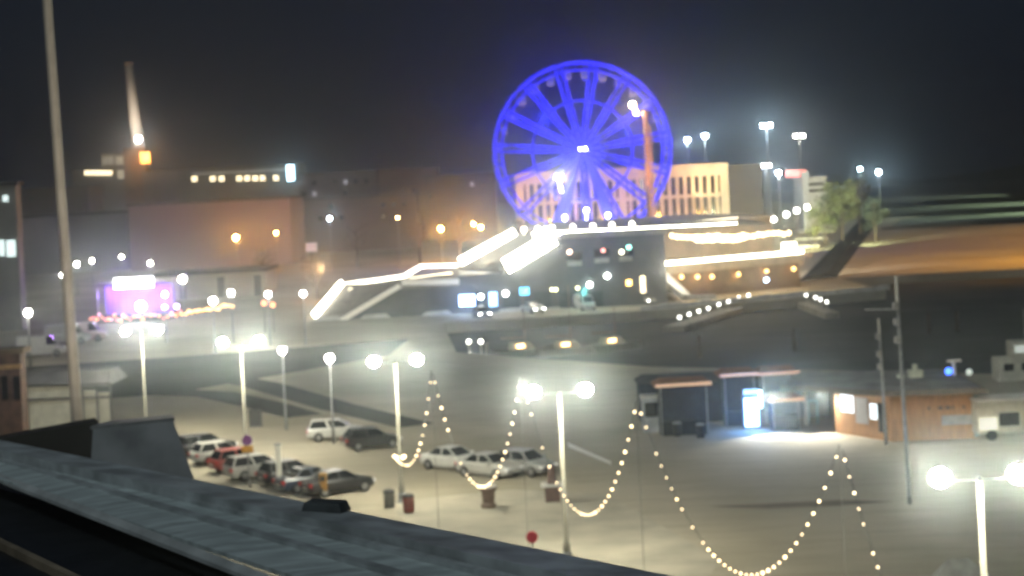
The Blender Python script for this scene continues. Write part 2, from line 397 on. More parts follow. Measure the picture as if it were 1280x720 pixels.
mast(881, 171, 470, 1, 'slender mast with one bluish white floodlight rising over the bright roof corner', LAMP_COOL)
mast(958, 158, 480, 2, 'mast with a pair of floodlights, the tallest beyond the pale office block', LAMP_COOL)
mast(999, 171, 480, 2, 'mast with a dim pair of floodlights above the red lit sign', emit('flood_dim', (1, .96, .85), 45))
mast(957, 208, 500, 2, 'low mast with a pair of small lights under the tallest floodlights', emit('flood_dim2', (.9, .95, 1), 60))
mast(973, 217, 470, 1, 'short mast with a bluish white light next to the red lit sign', LAMP_COOL)
mast(1098, 216, 520, 1, 'solitary mast with a bluish white light beyond the lit trees', LAMP_COOL)
mast(1075, 212, 560, 1, 'small distant mast with pale blue light above the lit trees', emit('flood_dim3', (.6, .9, 1), 70))
for x, y, lab in [(967, 274, 'lowest'), (983, 268, 'second'), (996, 263, 'third'), (1009, 259, 'topmost')]:
    single_lamp(x, y, 0, f'{lab} of four white globe lamps climbing toward the lit trees', r=.5, d=330, m=emit('path_globe', (1, .97, .86), 24), name='path_lamp', group='path lamps climbing beside the trees')

# ------------------------------------------------------------------ ferris wheel
HUB = P(728, 188, 350); RW = 17.6
fw = thing('ferris_wheel', 'big ferris wheel lit deep blue with hanging cabins', 'ferris wheel', (HUB.x, HUB.y, 0))
hb = Vector((0, 0, HUB.z))
def uneven(m, s0, s1, sc_):
    n = m.node_tree; tc = n.nodes.new('ShaderNodeTexCoord'); nz = n.nodes.new('ShaderNodeTexNoise'); nz.inputs['Scale'].default_value = sc_
    mr = n.nodes.new('ShaderNodeMapRange'); mr.inputs[1].default_value = .3; mr.inputs[2].default_value = .7; mr.inputs[3].default_value = s0; mr.inputs[4].default_value = s1
    n.links.new(tc.outputs['Object'], nz.inputs['Vector']); n.links.new(nz.outputs[0], mr.inputs[0]); n.links.new(mr.outputs[0], n.nodes['Principled BSDF'].inputs['Emission Strength'])
BLUE = emit('blue_led', (.010, .013, 1.0), 1.3, base=(.05, .05, .15))
BLUE2 = emit('blue_led_bright', (.013, .016, 1.0), 1.4, base=(.05, .05, .15))
uneven(BLUE, .5, 2.0, .35); uneven(BLUE2, .6, 2.2, .5)
def circ(r, y, n=60): return [hb + Vector((r * math.cos(2 * math.pi * i / n), y, r * math.sin(2 * math.pi * i / n))) for i in range(n)]
rim = MB()
for y in (-1.1, 1.1):
    rim.tube(circ(RW, y, 90), .40, 6, closed=True); rim.tube(circ(RW - 1.5, y, 90), .2, 6, closed=True)
for i in range(60):
    a = 2 * math.pi * i / 60; a2 = a + math.pi / 60
    for y in (-1.1, 1.1):
        rim.bar(hb + Vector((RW * math.cos(a), y, RW * math.sin(a))), hb + Vector(((RW - 1.5) * math.cos(a2), y, (RW - 1.5) * math.sin(a2))), .1)
    rim.bar(hb + Vector((RW * math.cos(a), -1.1, RW * math.sin(a))), hb + Vector((RW * math.cos(a2), 1.1, RW * math.sin(a2))), .1)
rim.build('rim', BLUE2, fw)
MB().tube(circ(RW * .57, -.9, 45), .24, 6, closed=True).tube(circ(RW * .57, .9, 45), .24, 6, closed=True).build('inner_ring', BLUE, fw)
for i in range(15):
    a = 2 * math.pi * (i + .32) / 15; c, s_ = math.cos(a), math.sin(a); tn = Vector((-s_, 0, c))
    sp = MB()
    for y0, y1 in ((-1.6, -1.05), (1.6, 1.05)):
        for k_ in (-.75, .75):
            sp.bar(hb + Vector((1.2 * c, y0, 1.2 * s_)) + tn * k_ * .5, hb + Vector(((RW - .3) * c, y1, (RW - .3) * s_)) + tn * k_, .5, .4, up=(0, 1, 0))
        for j in range(9):
            r0, r1 = 1.5 + j * 1.75, 1.5 + (j + 1) * 1.75
            sg = 1 if j % 2 else -1
            sp.bar(hb + Vector((r0 * c, y0, r0 * s_)) + tn * .35 * sg, hb + Vector((r1 * c, y0, r1 * s_)) - tn * .35 * sg, .1, .1, up=(0, 1, 0))
    sp.build('spoke', BLUE, fw)
MB().tube([hb + Vector((0, -2.6, 0)), hb + Vector((0, 2.6, 0))], 1.25, 20).build('hub', BLUE2, fw)
for s in (-1, 1):
    MB().tube([hb + Vector((s * .45, -2.8, .25)), hb + Vector((s * .45, -2.62, .25))], .26, 12).build('hub_light', emit('hub_white', (1, 1, 1), 60), fw)
for sy in (-1, 1):
    for sx in (-1, 1):
        lg = MB()
        for off in (0, 2.0):
            lg.tube([hb + Vector((sx * .4, sy * 2.4, -.3)), Vector((sx * (8.6 - off), sy * (5.2 - off * .2), 1.2))], [.42, .60], 8)
        for j in range(1, 7):
            t_ = j / 7.0; z0 = hb.z * (1 - t_) + 1.2 * t_
            lg.bar((sx * (.4 + (8.2) * t_), sy * (2.4 + 2.8 * t_), z0), (sx * (.4 + 6.2 * (t_ - .08)), sy * (2.4 + 2.4 * (t_ - .08)), z0 + 1.6), .18)
        lg.build('leg', emit('blue_leg', (.02, .025, 1.0), 1.5, base=(.06, .06, .15)), fw)
MB().box(-11, 11, -7, 7, 0, 1.2).build('platform', M['grey_paint'], fw)
cabm = mat('cabin_shell', (.5, .5, .72), .35, .15, 3, spec=.6)
CABW = emit('cabin_window_glow', (.08, .08, .6), 1.0, False, base=(.02, .02, .05))  # blue glow added to the panes so the cabins stand out
for i in range(30):
    a = 2 * math.pi * (i + .16) / 30
    p = hb + Vector(((RW - .9) * math.cos(a), 0, (RW - .9) * math.sin(a)))
    g = MB().bar(p, p - Vector((0, 0, .75)), .16); b_ = p - Vector((0, 0, 2.5))
    g.hexa([b_ + Vector((x, y, 0)) for x, y in ((-.75, -.75), (.75, -.75), (.75, .75), (-.75, .75))],
           [b_ + Vector((x, y, 1.75)) for x, y in ((-.85, -.85), (.85, -.85), (.85, .85), (-.85, .85))])
    go = g.build('cabin', cabm, fw, .05)
    MB().box(b_.x - .66, b_.x + .66, -.87, -.81, b_.z + .75, b_.z + 1.5).build('window', CABW, go)
fl = P(699, 221, 346) - fw.location
MB().box(fl.x - .7, fl.x + .7, fl.y - .3, fl.y, fl.z - .4, fl.z + .4).bar((fl.x, fl.y, fl.z - .4), (fl.x + .3, fl.y + .5, fl.z - 3), .2).build('floodlight', emit('wheel_flood', (.9, .92, 1), 150), fw)
for x, y in ((733, 263), (760, 269), (706, 272)):
    p = P(x, y, 343) - fw.location; MB().sphere(p, .45, 10, 8).bar(p, (p.x, p.y, 1.2), .15).build('floodlight', emit('leg_flood', (.95, .95, 1), 30), fw, smooth=True)
for k in range(6): point('wheel_blue_fill', HUB + Vector((10 * math.cos(k * 1.047 + .3), 5, 10 * math.sin(k * 1.047 + .3))), 9000, (.02, .025, 1), .6)  # added point lights fill the wheel disc with blue glow
# warm lit mast standing before the wheel
q = P(806, 138, 335); wm = thing('warm_mast', 'tall orange lit mast with a warm arm lamp before the blue wheel', 'mast', (q.x, q.y, 0))
MB().tube([(0, 0, 0), (0, 0, q.z)], [.62, .5], 10).tube([(.9, .5, 0), (.9, .5, q.z - 3)], .16, 6).build('pole', mat('warm_mast_paint', (.62, .40, .22), .6, .2, 1), wm)
MB().bar((0, 0, q.z - .2), (-2.2, 0, q.z + .9), .3).build('arm', M['steel'], wm)
for a in (.2, .5, .8): MB().bar((-.5, .2, q.z * a), (1.7, .5, q.z * a), .25).build('brace', M['steel'], wm)
for hx, hz_, hr in ((-2.3, 1.2, .55), (-1.7, -.4, .38)): MB().sphere((hx, 0, q.z + hz_), hr).build('lamp_head', emit('warm_head', (1, .68, .32), 170), wm, smooth=True)
spot('mast_uplight', (q.x - 2, q.y - 6, 9), (q.x, q.y, 24), 13000, (1, .52, .18), 40)

# ------------------------------------------------------------------ pale office block with window grid behind the wheel
EY = 425.0
def ex(x): return P(x, 240, EY).x
x0, x1 = ex(650), ex(906)
zt = 19.6
eb = thing('office_block', 'pale marble office block with rows of tall narrow windows, lit warm behind the wheel', 'building', ((x0 + x1) / 2, EY, 0))
wl = MB(); ncol = 26; pitch = (x1 - x0) / ncol; rows = [(2.0, 6.5), (7.3, 11.6), (12.4, 16.7)]
for i in range(ncol + 1):
    ww = .42 if i % 13 else 1.0
    wl.box(x0 + i * pitch - ww, x0 + i * pitch + ww, EY, EY + .9, 0, zt - .02)
for z0, z1 in [(0, 2.0), (6.5, 7.3), (11.6, 12.4), (16.7, zt - 1.0)]: wl.box(x0, x1, EY + .06, EY + .85, z0, z1)
wl.box(x0 + .1, x1 - .1, EY + 1.6, EY + 26, 0, zt - .4)
wl.build('wall', M['marble'], eb, world=True)
MB().box(x0 - .8, x1 + 1, EY - .5, EY + 27, zt - 1.0, zt + .1).build('roof_slab', M['marble'], eb, world=True)
side = MB().box(x1 + 1.05, ex(955), EY + 1.2, EY + 27, 0, zt - .5); side.build('end_wall', mat('shaded_end_wall', (.07, .06, .05), .8, .15, .3), eb, world=True)  # dimness of the recessed end is put into its dark colour
for z0, z1 in rows:
    for i in range(ncol):
        MB().box(x0 + i * pitch + .42, x0 + (i + 1) * pitch - .42, EY + 1.2, EY + 1.5, z0, z1).build('window', M['glass'], eb, world=True)
for x in (690, 760, 830, 885):
    px = ex(x); spot('facade_uplight', (px, EY - 16, 7), (px, EY, 13), 8500, (1, .53, .09), 105, .8)
spot('facade_uplight', (ex(876), EY - 7, 12), (ex(880), EY, 19), 7000, (1, .66, .26), 110, .8)

# ------------------------------------------------------------------ waterside terrace building with bright stairs
AY = 240.0
tb = thing('terrace_building', 'waterside terrace building with brightly lit zigzag stairs up to its roof deck', 'building', (5, AY, 0))
def WP(x, y, d): return P(x, y, d)
def bld(mb, name, m, par=tb, **k): return mb.build(name, m, par, world=True, **k)
glassy = mat('cafe_wall', (.07, .075, .08), .5, .3, .4)
bx0, bx1 = WP(572, 350, AY).x, WP(832, 330, AY).x
xs0, zs0 = WP(628, 337, AY).x, WP(628, 337, AY).z
xs1, zs1 = WP(700, 293, AY).x, WP(700, 293, AY).z
ztop = zs1 - .1
# front wall: sloped under the stair, flat under the deck
bld(MB().add([(bx0, AY, 0), (bx1, AY, 0), (bx1, AY, ztop), (xs1, AY, ztop), (xs0, AY, zs0 - .4), (bx0, AY, zs0 - .6),
              (bx0, AY + 60, 0), (bx1, AY + 60, 0), (bx1, AY + 60, ztop), (xs1, AY + 60, ztop), (xs0, AY + 60, zs0 - .4), (bx0, AY + 60, zs0 - .6)],
             [(0, 1, 2, 3, 4, 5), (11, 10, 9, 8, 7, 6), (0, 6, 7, 1), (1, 7, 8, 2), (2, 8, 9, 3), (3, 9, 10, 4), (4, 10, 11, 5), (5, 11, 6, 0)]), 'wall', glassy)
bld(MB().box(xs1, bx1 + 14, AY - .25, AY + 62, ztop + .005, ztop + .35), 'roof_deck', M['pale_concrete'])
bld(MB().box(xs1 - .2, bx1 + 1, AY - .45, AY - .26, ztop - .5, ztop + .3), 'fascia', M['pale_concrete'])
bld(MB().bar(WP(672, 297, AY - .3), WP(700, 291, AY - .3), .5).box(xs1, bx1 + 10, AY - .2, AY + .1, ztop + .36, ztop + .52), 'glow_strip', LED_WHITE)
for i, x in enumerate((655, 672, 690, 716, 741, 765, 790)): bld(MB().sphere(WP(x, 287 - i * 1.2, 256), .34, 10, 8).bar(WP(x, 287 - i * 1.2, 256), WP(x, 294 - i * 1.2, 256), .08), 'deck_light', emit('deck_globe', (1, .9, .68), 18), smooth=True)
# main stair: steps between two lit side bands
def stair(a0, a1, b0, b1, n, name='stair'):
    m = MB()
    for i in range(n):
        t0, t1 = i / n, (i + 1) / n
        p0, p1, q0, q1 = a0.lerp(a1, t0), a0.lerp(a1, t1), b0.lerp(b1, t0), b0.lerp(b1, t1)
        z = p1.z; zz = p0.z - .3
        m.hexa([(p0.x, p0.y, zz), (p1.x, p1.y, zz), (q1.x, q1.y, zz), (q0.x, q0.y, zz)], [(p0.x, p0.y, z), (p1.x, p1.y, z), (q1.x, q1.y, z), (q0.x, q0.y, z)])
    return bld(m, name, M['concrete'])
f0, f1 = WP(628, 340, AY - .6), WP(700, 295, AY - .6)
g0, g1 = WP(572, 332, 256), WP(648, 291, 256)
stair(f0, f1, g0, g1, 26)
def band(a, b, wdt, hh, m, name='glow_strip'): return bld(MB().bar(a, b, wdt, hh), name, m)
up = Vector((0, 0, .55))
band(WP(632, 333, AY - .7), WP(692, 297, AY - .7), .3, 2.1, LED_WHITE)
band(WP(668, 298, AY + 2), WP(686, 290, AY + 2), .3, 1.6, LED_WHITE)
band(WP(576, 329, 256), WP(645, 292, 256), .3, 1.7, LED_WHITE)
# landing and lower stair
l0, l1 = WP(430, 358, 250), WP(575, 336, 256)
m0, m1 = WP(500, 357, AY - .5), WP(574, 353, AY - .5)
bld(MB().hexa([(p.x, p.y, p.z - .5) for p in (m0, m1, l1, l0)], [(p.x, p.y, p.z) for p in (m0, m1, l1, l0)]), 'landing', M['concrete'])
bld(MB().bar(WP(502, 353, AY - .6), WP(574, 352, AY - .6), .3, .75), 'glow_strip', emit('beam_glow', (1, .92, .68), .42))  # concrete landing beam, LED light falling on it given as its own glow
sw = [WP(425, 402, AY), WP(575, 396, AY), WP(575, 355, AY), WP(500, 358, AY)]
bld(MB().hexa(sw, [p + Vector((0, 9, 0)) for p in sw]), 'side_wall', glassy)
s0, s1 = WP(425, 402, AY - .5), WP(501, 356, AY - .5)
r0, r1 = WP(393, 401, 246), WP(430, 357, 250)
stair(s0, s1, r0, r1, 20)
band(WP(395, 398, 245.8), WP(430, 357, 249.8), .4, 1.85, LED_WHITE)
band(WP(430, 356, 249.8), WP(505, 345.5, 252), .2, .55, emit('led_mid', (1, .92, .72), 7))
band(WP(505, 345.5, 252), WP(526, 333, 254), .2, .55, emit('led_mid', (1, .92, .72), 7))
band(WP(526, 333, 254), WP(572, 331.5, 256), .2, .5, emit('led_mid', (1, .92, .72), 7))
band(WP(512, 349, 249), WP(565, 342, 250), .2, .45, LED_SOFT)
band(WP(426, 401, AY - .65), WP(500, 357, AY - .65), .25, .7, emit('beam_glow', (1, .92, .68), .42))  # sloping concrete beam, its lit look put into an emissive colour
band(WP(436, 362, 247), WP(468, 359, 247), .2, .4, LED_SOFT)
point('stair_glow', WP(470, 372, 244), 900, (1, .88, .65), .4)
point('stair_glow', WP(600, 320, 249), 500, (1, .9, .7), .4)
# café front: bright display windows and small panes
def pane(x0, y0, x1, y1, d, m, name='window'):
    a, b = WP(x0, y1, d), WP(x1, y0, d)
    return bld(MB().box(a.x, b.x, d - .12, d, a.z, b.z), name, m)
DISP = emit('display_window', (.36, .55, 1.0), 9)
pane(574.5, 368, 593, 383, AY - .15, DISP); pane(612, 365, 621, 383, AY - .15, emit('display_blue', (.25, .52, 1.0), 5))
pane(650, 359, 661, 369, AY - .15, emit('display_cyan', (.12, .62, 1.0), 3.5))
for x, y in ((601, 371), (632, 367), (737, 356), (759, 345)): bld(MB().sphere(WP(x, y, AY - .5), .36), 'wall_lamp', emit('cafe_lamp', (.95, 1, .9), 22), smooth=True)
for x, y in ((690, 362), (695, 362), (722, 360)): bld(MB().sphere(WP(x, y, AY - .5), .22), 'wall_lamp', emit('cafe_lamp_warm', (1, .95, .5), 8), smooth=True)
for x, y, ww in ((718, 320, 18), (752, 316, 18), (782, 314, 16)):
    a = pane(x - ww / 2, y - 5, x + ww / 2, y + 6, AY - .1, M['glass'])
    bld(MB().box(WP(x - ww / 2, y + 6, AY).x, WP(x + ww / 2, y + 6, AY).x, AY - .5, AY - .02, WP(x, y + 8, AY).z - .45, WP(x, y + 6, AY).z), 'sill', M['snow'])
bld(MB().sphere(WP(712, 315, AY - .5), .3), 'wall_lamp', emit('lamp_pink', (1, .65, .5), 8), smooth=True)
bld(MB().sphere(WP(754, 313, AY - .5), .25), 'wall_lamp', emit('lamp_red', (1, .3, .25), 5), smooth=True)
bld(MB().sphere(WP(777, 315, AY - .5), .28), 'wall_lamp', emit('lamp_warm', (1, .9, .65), 12), smooth=True)
bld(MB().sphere(WP(786, 309, AY - .5), .3), 'wall_lamp', emit('lamp_teal', (.3, .9, .75), 7), smooth=True)
pane(783, 350, 789, 357, AY - .2, emit('lamp_amber', (1, .6, .15), 9)); pane(801, 345, 806, 366, AY - .2, WIN_WARM)
for x in (600, 640, 680, 712, 745): pane(x - 12, 364, x + 8, 385, AY - .05, mat('cafe_glass', (.03, .04, .05), .15, .3, 1, bump=0))

# ------------------------------------------------------------------ lower wing with wall lamps, deck lights and fan-shaped ends
wb = thing('sauna_wing', 'brown lower wing with a row of amber wall lamps, glowing deck band above them', 'building', (30, 262, 0))
def wbld(mb, name, m, **k): return mb.build(name, m, wb, world=True, **k)
fa = [P(820, 372, 246), P(1000, 356, 262)]; A0, A1 = Vector((fa[0].x, 246, 0)), Vector((fa[1].x, 262, 0))
def wq(a, b, z0, z1, dep=16):
    o = Vector((-.3, 1, 0)).normalized() * dep
    return [a, b, b + o, a + o], z0, z1
zf = P(900, 330, 253).z
p_, z0, z1 = wq(A0, A1, 0, zf - .8); wbld(MB().prism(p_, z0, z1), 'wall', M['brown_wall'])
A0f, A1f = A0 + Vector((-.6, -.6, 0)), A1 + Vector((.6, -.6, 0))
p_, z0, z1 = wq(A0f, A1f, zf - .8, zf + .6, 17.5); wbld(MB().prism(p_, z0, z1), 'deck', M['pale_concrete'])
wbld(MB().bar(A0f + Vector((0, -.1, zf + .8)), A1f + Vector((0, -.1, zf + .8)), .15, .5), 'glow_strip', emit('led_deck', (1, .90, .66), 13))
B0, B1 = A0 + Vector((-4, 14, 0)), A1 + Vector((-2, 12, 0))
p_, z0, z1 = wq(B0, B1, 0, 10.2, 30); wbld(MB().prism(p_, z0, z1), 'upper_wall', mat('upper_wall_render', (.30, .24, .18), .8, .2, .5))
p_, z0, z1 = wq(B0 + Vector((-5, -.5, 0)), B1 + Vector((.5, -.5, 0)), 10.2, 10.55, 31); wbld(MB().prism(p_, z0, z1), 'roof', M['pale_concrete'])
wbld(MB().bar(WP(815, 283, 259), WP(922, 273.5, 268), .2, .45), 'glow_strip', emit('led_roof', (1, .86, .62), 6))
mm_ = emit('deck_bulbs', (1, .76, .42), 6)
for i in range(24):
    t = i / 23.0; yy = 295 + 4 * math.sin(math.pi * min(1, t * 1.2)) - 3 * t + random.uniform(-1.2, 1.2)
    wbld(MB().sphere(WP(840 + 146 * t, yy, 250 + 12 * t), .36 + (.22 if .2 < t < .62 else 0), 10, 6), 'deck_light', mm_, smooth=True)
wbld(MB().box(WP(977, 305, 262).x, WP(994, 305, 262).x, 261, 262, WP(985, 314, 262).z, WP(985, 303, 262).z), 'light_panel', emit('led_panel', (1, .9, .66), 9))
point('deck_glow', WP(890, 297, 253), 3000, (1, .75, .42), .3); point('deck_glow', WP(955, 294, 258), 1800, (1, .75, .42), .3)
for x, y in ((816, 344), (852, 346), (872, 346), (890, 346), (923, 343), (958, 339), (992, 336)):
    t = (x - 816) / 176; p = P(x, y, 246 + 15.5 * t - .9)
    wl_ = wbld(MB().sphere(p, .34, 10, 8), 'wall_lamp', emit('amber_lamp', (1, .60, .17), 2.4), smooth=True)
    point('amber_wall_light', p + Vector((0, -.6, 0)), 110, (1, .55, .16), .2)
    wbld(MB().bar(p + Vector((0, .1, .3)), p + Vector((0, .8, .3)), .08), 'bracket', M['dark_metal'])
wbld(MB().sphere(P(958, 350, 256), .34), 'wall_lamp', emit('blue_lamp', (.5, .7, 1), 14), smooth=True)
ra, rb = P(814, 331, 245), P(858, 372, 238)
point('ramp_fill', ra.lerp(rb, .5) + Vector((.5, -2.5, 2)), 900, (1, .92, .75), .2)  # added fill light to brighten the ramp
wbld(MB().bar(ra, rb, 1.4, .8).bar(rb, rb + Vector((4, 1, -.1)), 1.2, .5), 'ramp', M['snow'])
# snow covered seating steps beside the wing
st = thing('seating_steps', 'broad snowy seating steps at the end of the brown wing, beside the dark road', 'steps', (70, 300, 0))
for i, y_ in enumerate((333, 322, 311, 301, 293, 287)):
    p, q_ = G(975 + i * 6, y_), G(988 + (350 - y_) * .95, y_ - 2); dy = 5 + i * 2
    MB().hexa([(p.x, p.y, 0), (q_.x, q_.y, 0), (q_.x + dy * .16, q_.y + dy, 0), (p.x + dy * .16, p.y + dy, 0)],
              [(p.x, p.y, .3 + .12 * i), (q_.x, q_.y, .3 + .12 * i), (q_.x + dy * .16, q_.y + dy, .34 + .12 * i), (p.x + dy * .16, p.y + dy, .34 + .12 * i)]).build('step', M['snow'], st, .05, world=True)
sl = P(1030, 300, 300); spot('steps_flood', (sl.x - 8, 278, 14), (sl.x, 320, 0), 24000, (1, .86, .66), 100)

# quay edge with snow and the low wall
sn = MB()
for i in range(10):
    a = 560 + i * 58; p = G(a, 402 - (a - 560) * .067)
for i in range(26):
    t = i / 25; p = Vector((16.8 + 35 * t, 231 + 16 * t, 0)); sn.box(p.x - .72, p.x + .66, p.y - .35, p.y + .5 + random.uniform(0, .5), 0, .45 + random.uniform(0, .25))
o = sn.build('snow_bank', M['snow']); tag(o, 'lumpy ridge of snow along the quay edge below the amber wall lamps', 'snow bank')
for x in (408, 468, 545, 640, 700):
    p = G(x, 401 - (x - 400) * .05); o = MB().hexa([(p.x - 2, p.y - .6, 0), (p.x + 2.4, p.y - .6, 0), (p.x + 2.2, p.y + .8, 0), (p.x - 1.8, p.y + .8, 0)],
      [(p.x - 1.4, p.y - .3, .5), (p.x + 1.7, p.y - .3, .62), (p.x + 1.4, p.y + .4, .55), (p.x - 1.2, p.y + .4, .45)]).build('snow_heap', M['snow'], bevel=.12)
    lab = {408: 'small snow heap at the very foot of the bright stair', 468: 'long snow heap under the dark wall left of the blue displays', 545: 'snow heap just before the brightest blue display',
           640: 'snow heap beside the pink parasols', 700: 'snow heap before the teal banner'}[x]
    tag(o, lab, 'snow heap', 'snow heaps along the quay')

# ------------------------------------------------------------------ left: lit stage, halls, chimney, town
sy = 257.0
sg = thing('market_stage', 'open stage with a glowing white banner above purple lit curtains', 'stage', (P(168, 390, sy).x, sy, 0))
def sb(mb, name, m, **k): return mb.build(name, m, sg, world=True, **k)
a, b = P(125, 362, sy), P(212, 362, sy); gz = 0
sb(MB().box(a.x, b.x, sy + 3.2, sy + 3.5, 0, a.z + .3), 'curtain', mat('curtain_violet_lit', (.28, .15, .52), .8, .25, 1, stretch=(6, 1, .3)))  # part of the purple stage light is put into the curtain colour
sb(MB().box(a.x - .6, b.x + .6, sy - 2.4, sy + 3.5, 0, .9), 'platform', M['dark_wall'])
sb(MB().box(a.x - .6, b.x + .6, sy - .3, sy + 3.6, a.z + .8, a.z + 1.15), 'roof', M['canvas'])
for x in (a.x - .4, b.x + .4): sb(MB().tube([(x, sy, 0), (x, sy, a.z + .8)], .12), 'post', M['steel'])
c, d_ = P(143, 361, sy - .6), P(191, 346, sy - .6)
sb(MB().box(c.x, d_.x, sy - .75, sy - .55, c.z, d_.z), 'banner', emit('stage_banner', (1, 1, .95), 12))
sb(MB().sphere(P(176, 383, sy - .4), .75), 'stage_light', emit('stage_white', (1, .92, 1), 14), smooth=True)
for x, y in ((206, 384), (221, 383)): sb(MB().sphere(P(x, y, sy - .4), .35), 'stage_light', emit('stage_violet', (.75, .65, 1), 12), smooth=True)
for x in (135, 168, 203):
    p = P(x, 372, sy - .1); point('stage_violet_light', (p.x, sy + 1.2, p.z + .2), 1000, (.36, .13, 1), .3)
point('stage_pink_light', P(135, 398, sy - 2.2), 260, (1, .12, .25), .2)
# bulb chains along the stage fence
def chain(pts, n, d, m, label, name='bulb_chain', rad=.22, jit=.12, wire=True, grp='bulb chains by the stage'):
    P3 = [P(x, y, d) for x, y in pts]
    t = thing(name, label, 'string lights', P3[0], 0, grp)
    segs = len(P3) - 1
    cp = []
    for i in range(n):
        s = i / (n - 1) * segs; k_ = min(int(s), segs - 1); p = P3[k_].lerp(P3[k_ + 1], s - k_); cp.append(p)
        q_ = p + Vector((0, 0, random.uniform(-jit, jit)))
        MB().sphere(q_, rad * random.uniform(.7, 1.25), 8, 6).build('bulb', m[i % len(m)], t, world=True, smooth=True)
    MB().tube(P3, .03, 5).build('wire', M['black_metal'], t, world=True)
    for p in (P3[0], P3[-1]): MB().tube([p, (p.x, p.y, 0)], .05, 6).build('post', M['dark_metal'], t, world=True)
    return t
BO, BR, BP, BY = emit('b_orange', (1, .30, .05), 2.2, False), emit('b_red', (1, .07, .08), 2.0, False), emit('b_pink', (1, .42, .6), 2.2, False), emit('b_yellow', (1, .55, .13), 2.6, False)
chain([(113, 396), (160, 398), (225, 393)], 26, sy - 3, [BO, BR, BO, BP], 'row of red and orange bulbs strung low before the stage', rad=.24, jit=.4)
chain([(226, 392), (258, 388), (290, 381)], 20, sy - 3, [BY], 'row of yellow bulbs strung past the stage toward the globe lamps', rad=.25, jit=.25)
for x, y, lab in ((330, 379, 'orange lantern on a short post under the globe lamp near the warehouse'), (341, 381, 'red orange lantern on a short post, twin of the one under the globe lamp')):
    p = P(x, y, 225); t = thing('lantern', lab, 'lantern', (p.x, p.y, 0), 0, 'orange lanterns')
    MB().tube([(0, 0, 0), (0, 0, p.z)], .06).build('post', M['dark_metal'], t); MB().sphere((0, 0, p.z), .33).build('lantern_globe', emit('lantern', (1, .26, .03), 3), t, smooth=True)

def hall(name, label, cat, xl, xr, ytl, ytr, d, depth, wallm, roofm, group=None):
    a, b = P(xl, ytl, d), P(xr, ytr, d); z = (a.z + b.z) / 2
    t = thing(name, label, cat, ((a.x + b.x) / 2, d, 0), 0, group)
    MB().box(a.x, b.x, d, d + depth, 0, z - .5).build('wall', wallm, t, world=True)
    MB().box(a.x - .4, b.x + .4, d - .4, d + depth + .4, z - .5, z).build('roof', roofm, t, world=True)
    return t, z
def win(t, x0, y0, x1, y1, d, m):
    a, b = P(x0, y1, d), P(x1, y0, d)
    return MB().box(a.x, b.x, d - .15, d - .02, a.z, b.z).build('window', m, t, world=True)
wh, z = hall('warehouse', 'long blank warehouse with a pinkish brown wall lit by sodium lamps', 'building', 160, 361, 253, 248, 432, 30, mat('warehouse_render', (.31, .25, .255), .85, .12, .06), M['roof_dark'])
gh, z = hall('grey_hall', 'broad grey hall with a low arched front behind the flagpole', 'building', 20, 158, 268, 266, 445, 30, mat('hall_render', (.26, .27, .28), .85, .15, .1), M['roof_dark'])
tw, z = hall('tower_block', 'narrow grey block with a few lit windows at the edge of the view', 'building', -40, 19, 229, 228, 250, 2.5, mat('tower_render', (.30, .29, .26), .85, .15, .3), M['roof_dark'])
for r_ in ((4, 244, 10, 252), (0, 300, 5, 320), (9, 300, 19, 321)): win(tw, *r_, 250, WIN_COOL)
bk, z = hall('long_block', 'long dark block with a row of small lit windows under a pale eave', 'building', 178, 372, 209, 207, 640, 25, mat('long_render', (.16, .16, .15), .85, .2, .1), M['roof_dark'])
for x in (243, 266, 277, 299, 309, 319, 328, 345): win(bk, x - 3, 220.5 - (x - 240) * .012, x + 3, 227 - (x - 240) * .012, 639.5, WIN_WARM)
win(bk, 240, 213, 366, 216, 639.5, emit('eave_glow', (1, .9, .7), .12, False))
ns = MB(); a, b = P(359, 226, 634), P(367, 206, 634); t = thing('light_sign', 'upright bluish white light sign at the corner of the long dark block', 'sign', (a.x, 634, a.z))
MB().box(a.x, b.x, 634, 634.6, a.z, b.z).build('light_panel', emit('sign_blue', (.55, .85, 1), 9), t, world=True)
MB().box((a.x + b.x) / 2 - .5, (a.x + b.x) / 2 + .5, 634.62, 639.4, a.z + 2, b.z - 2).build('bracket', M['dark_metal'], t, world=True)
ct, z = hall('stepped_block', 'dark stepped block below the chimney with bright window rows', 'building', 90, 166, 212, 208, 660, 30, mat('stepped_render', (.17, .16, .14), .85, .2, .1), M['roof_dark'])
a, b = P(126, 195, 662), P(161, 195, 662); MB().box(a.x, b.x, 662, 680, z - .5, P(126, 192, 662).z).build('upper_storey', mat('upper_storey_render', (.36, .31, .22), .85, .2, .1), ct, world=True)
for x in (109, 116, 123, 130, 137): win(ct, x - 3, 213, x + 3, 219, 659.5, WIN_WARM)
win(ct, 147, 212, 160, 224, 659.5, emit('window_dim', (1, .88, .6), .45, False)); win(ct, 128, 195, 142, 206, 661.5, emit('window_dimmer', (1, .8, .45), .22, False)); win(ct, 145, 195, 160, 206, 661.5, emit('window_dim2', (1, .85, .55), .35, False))
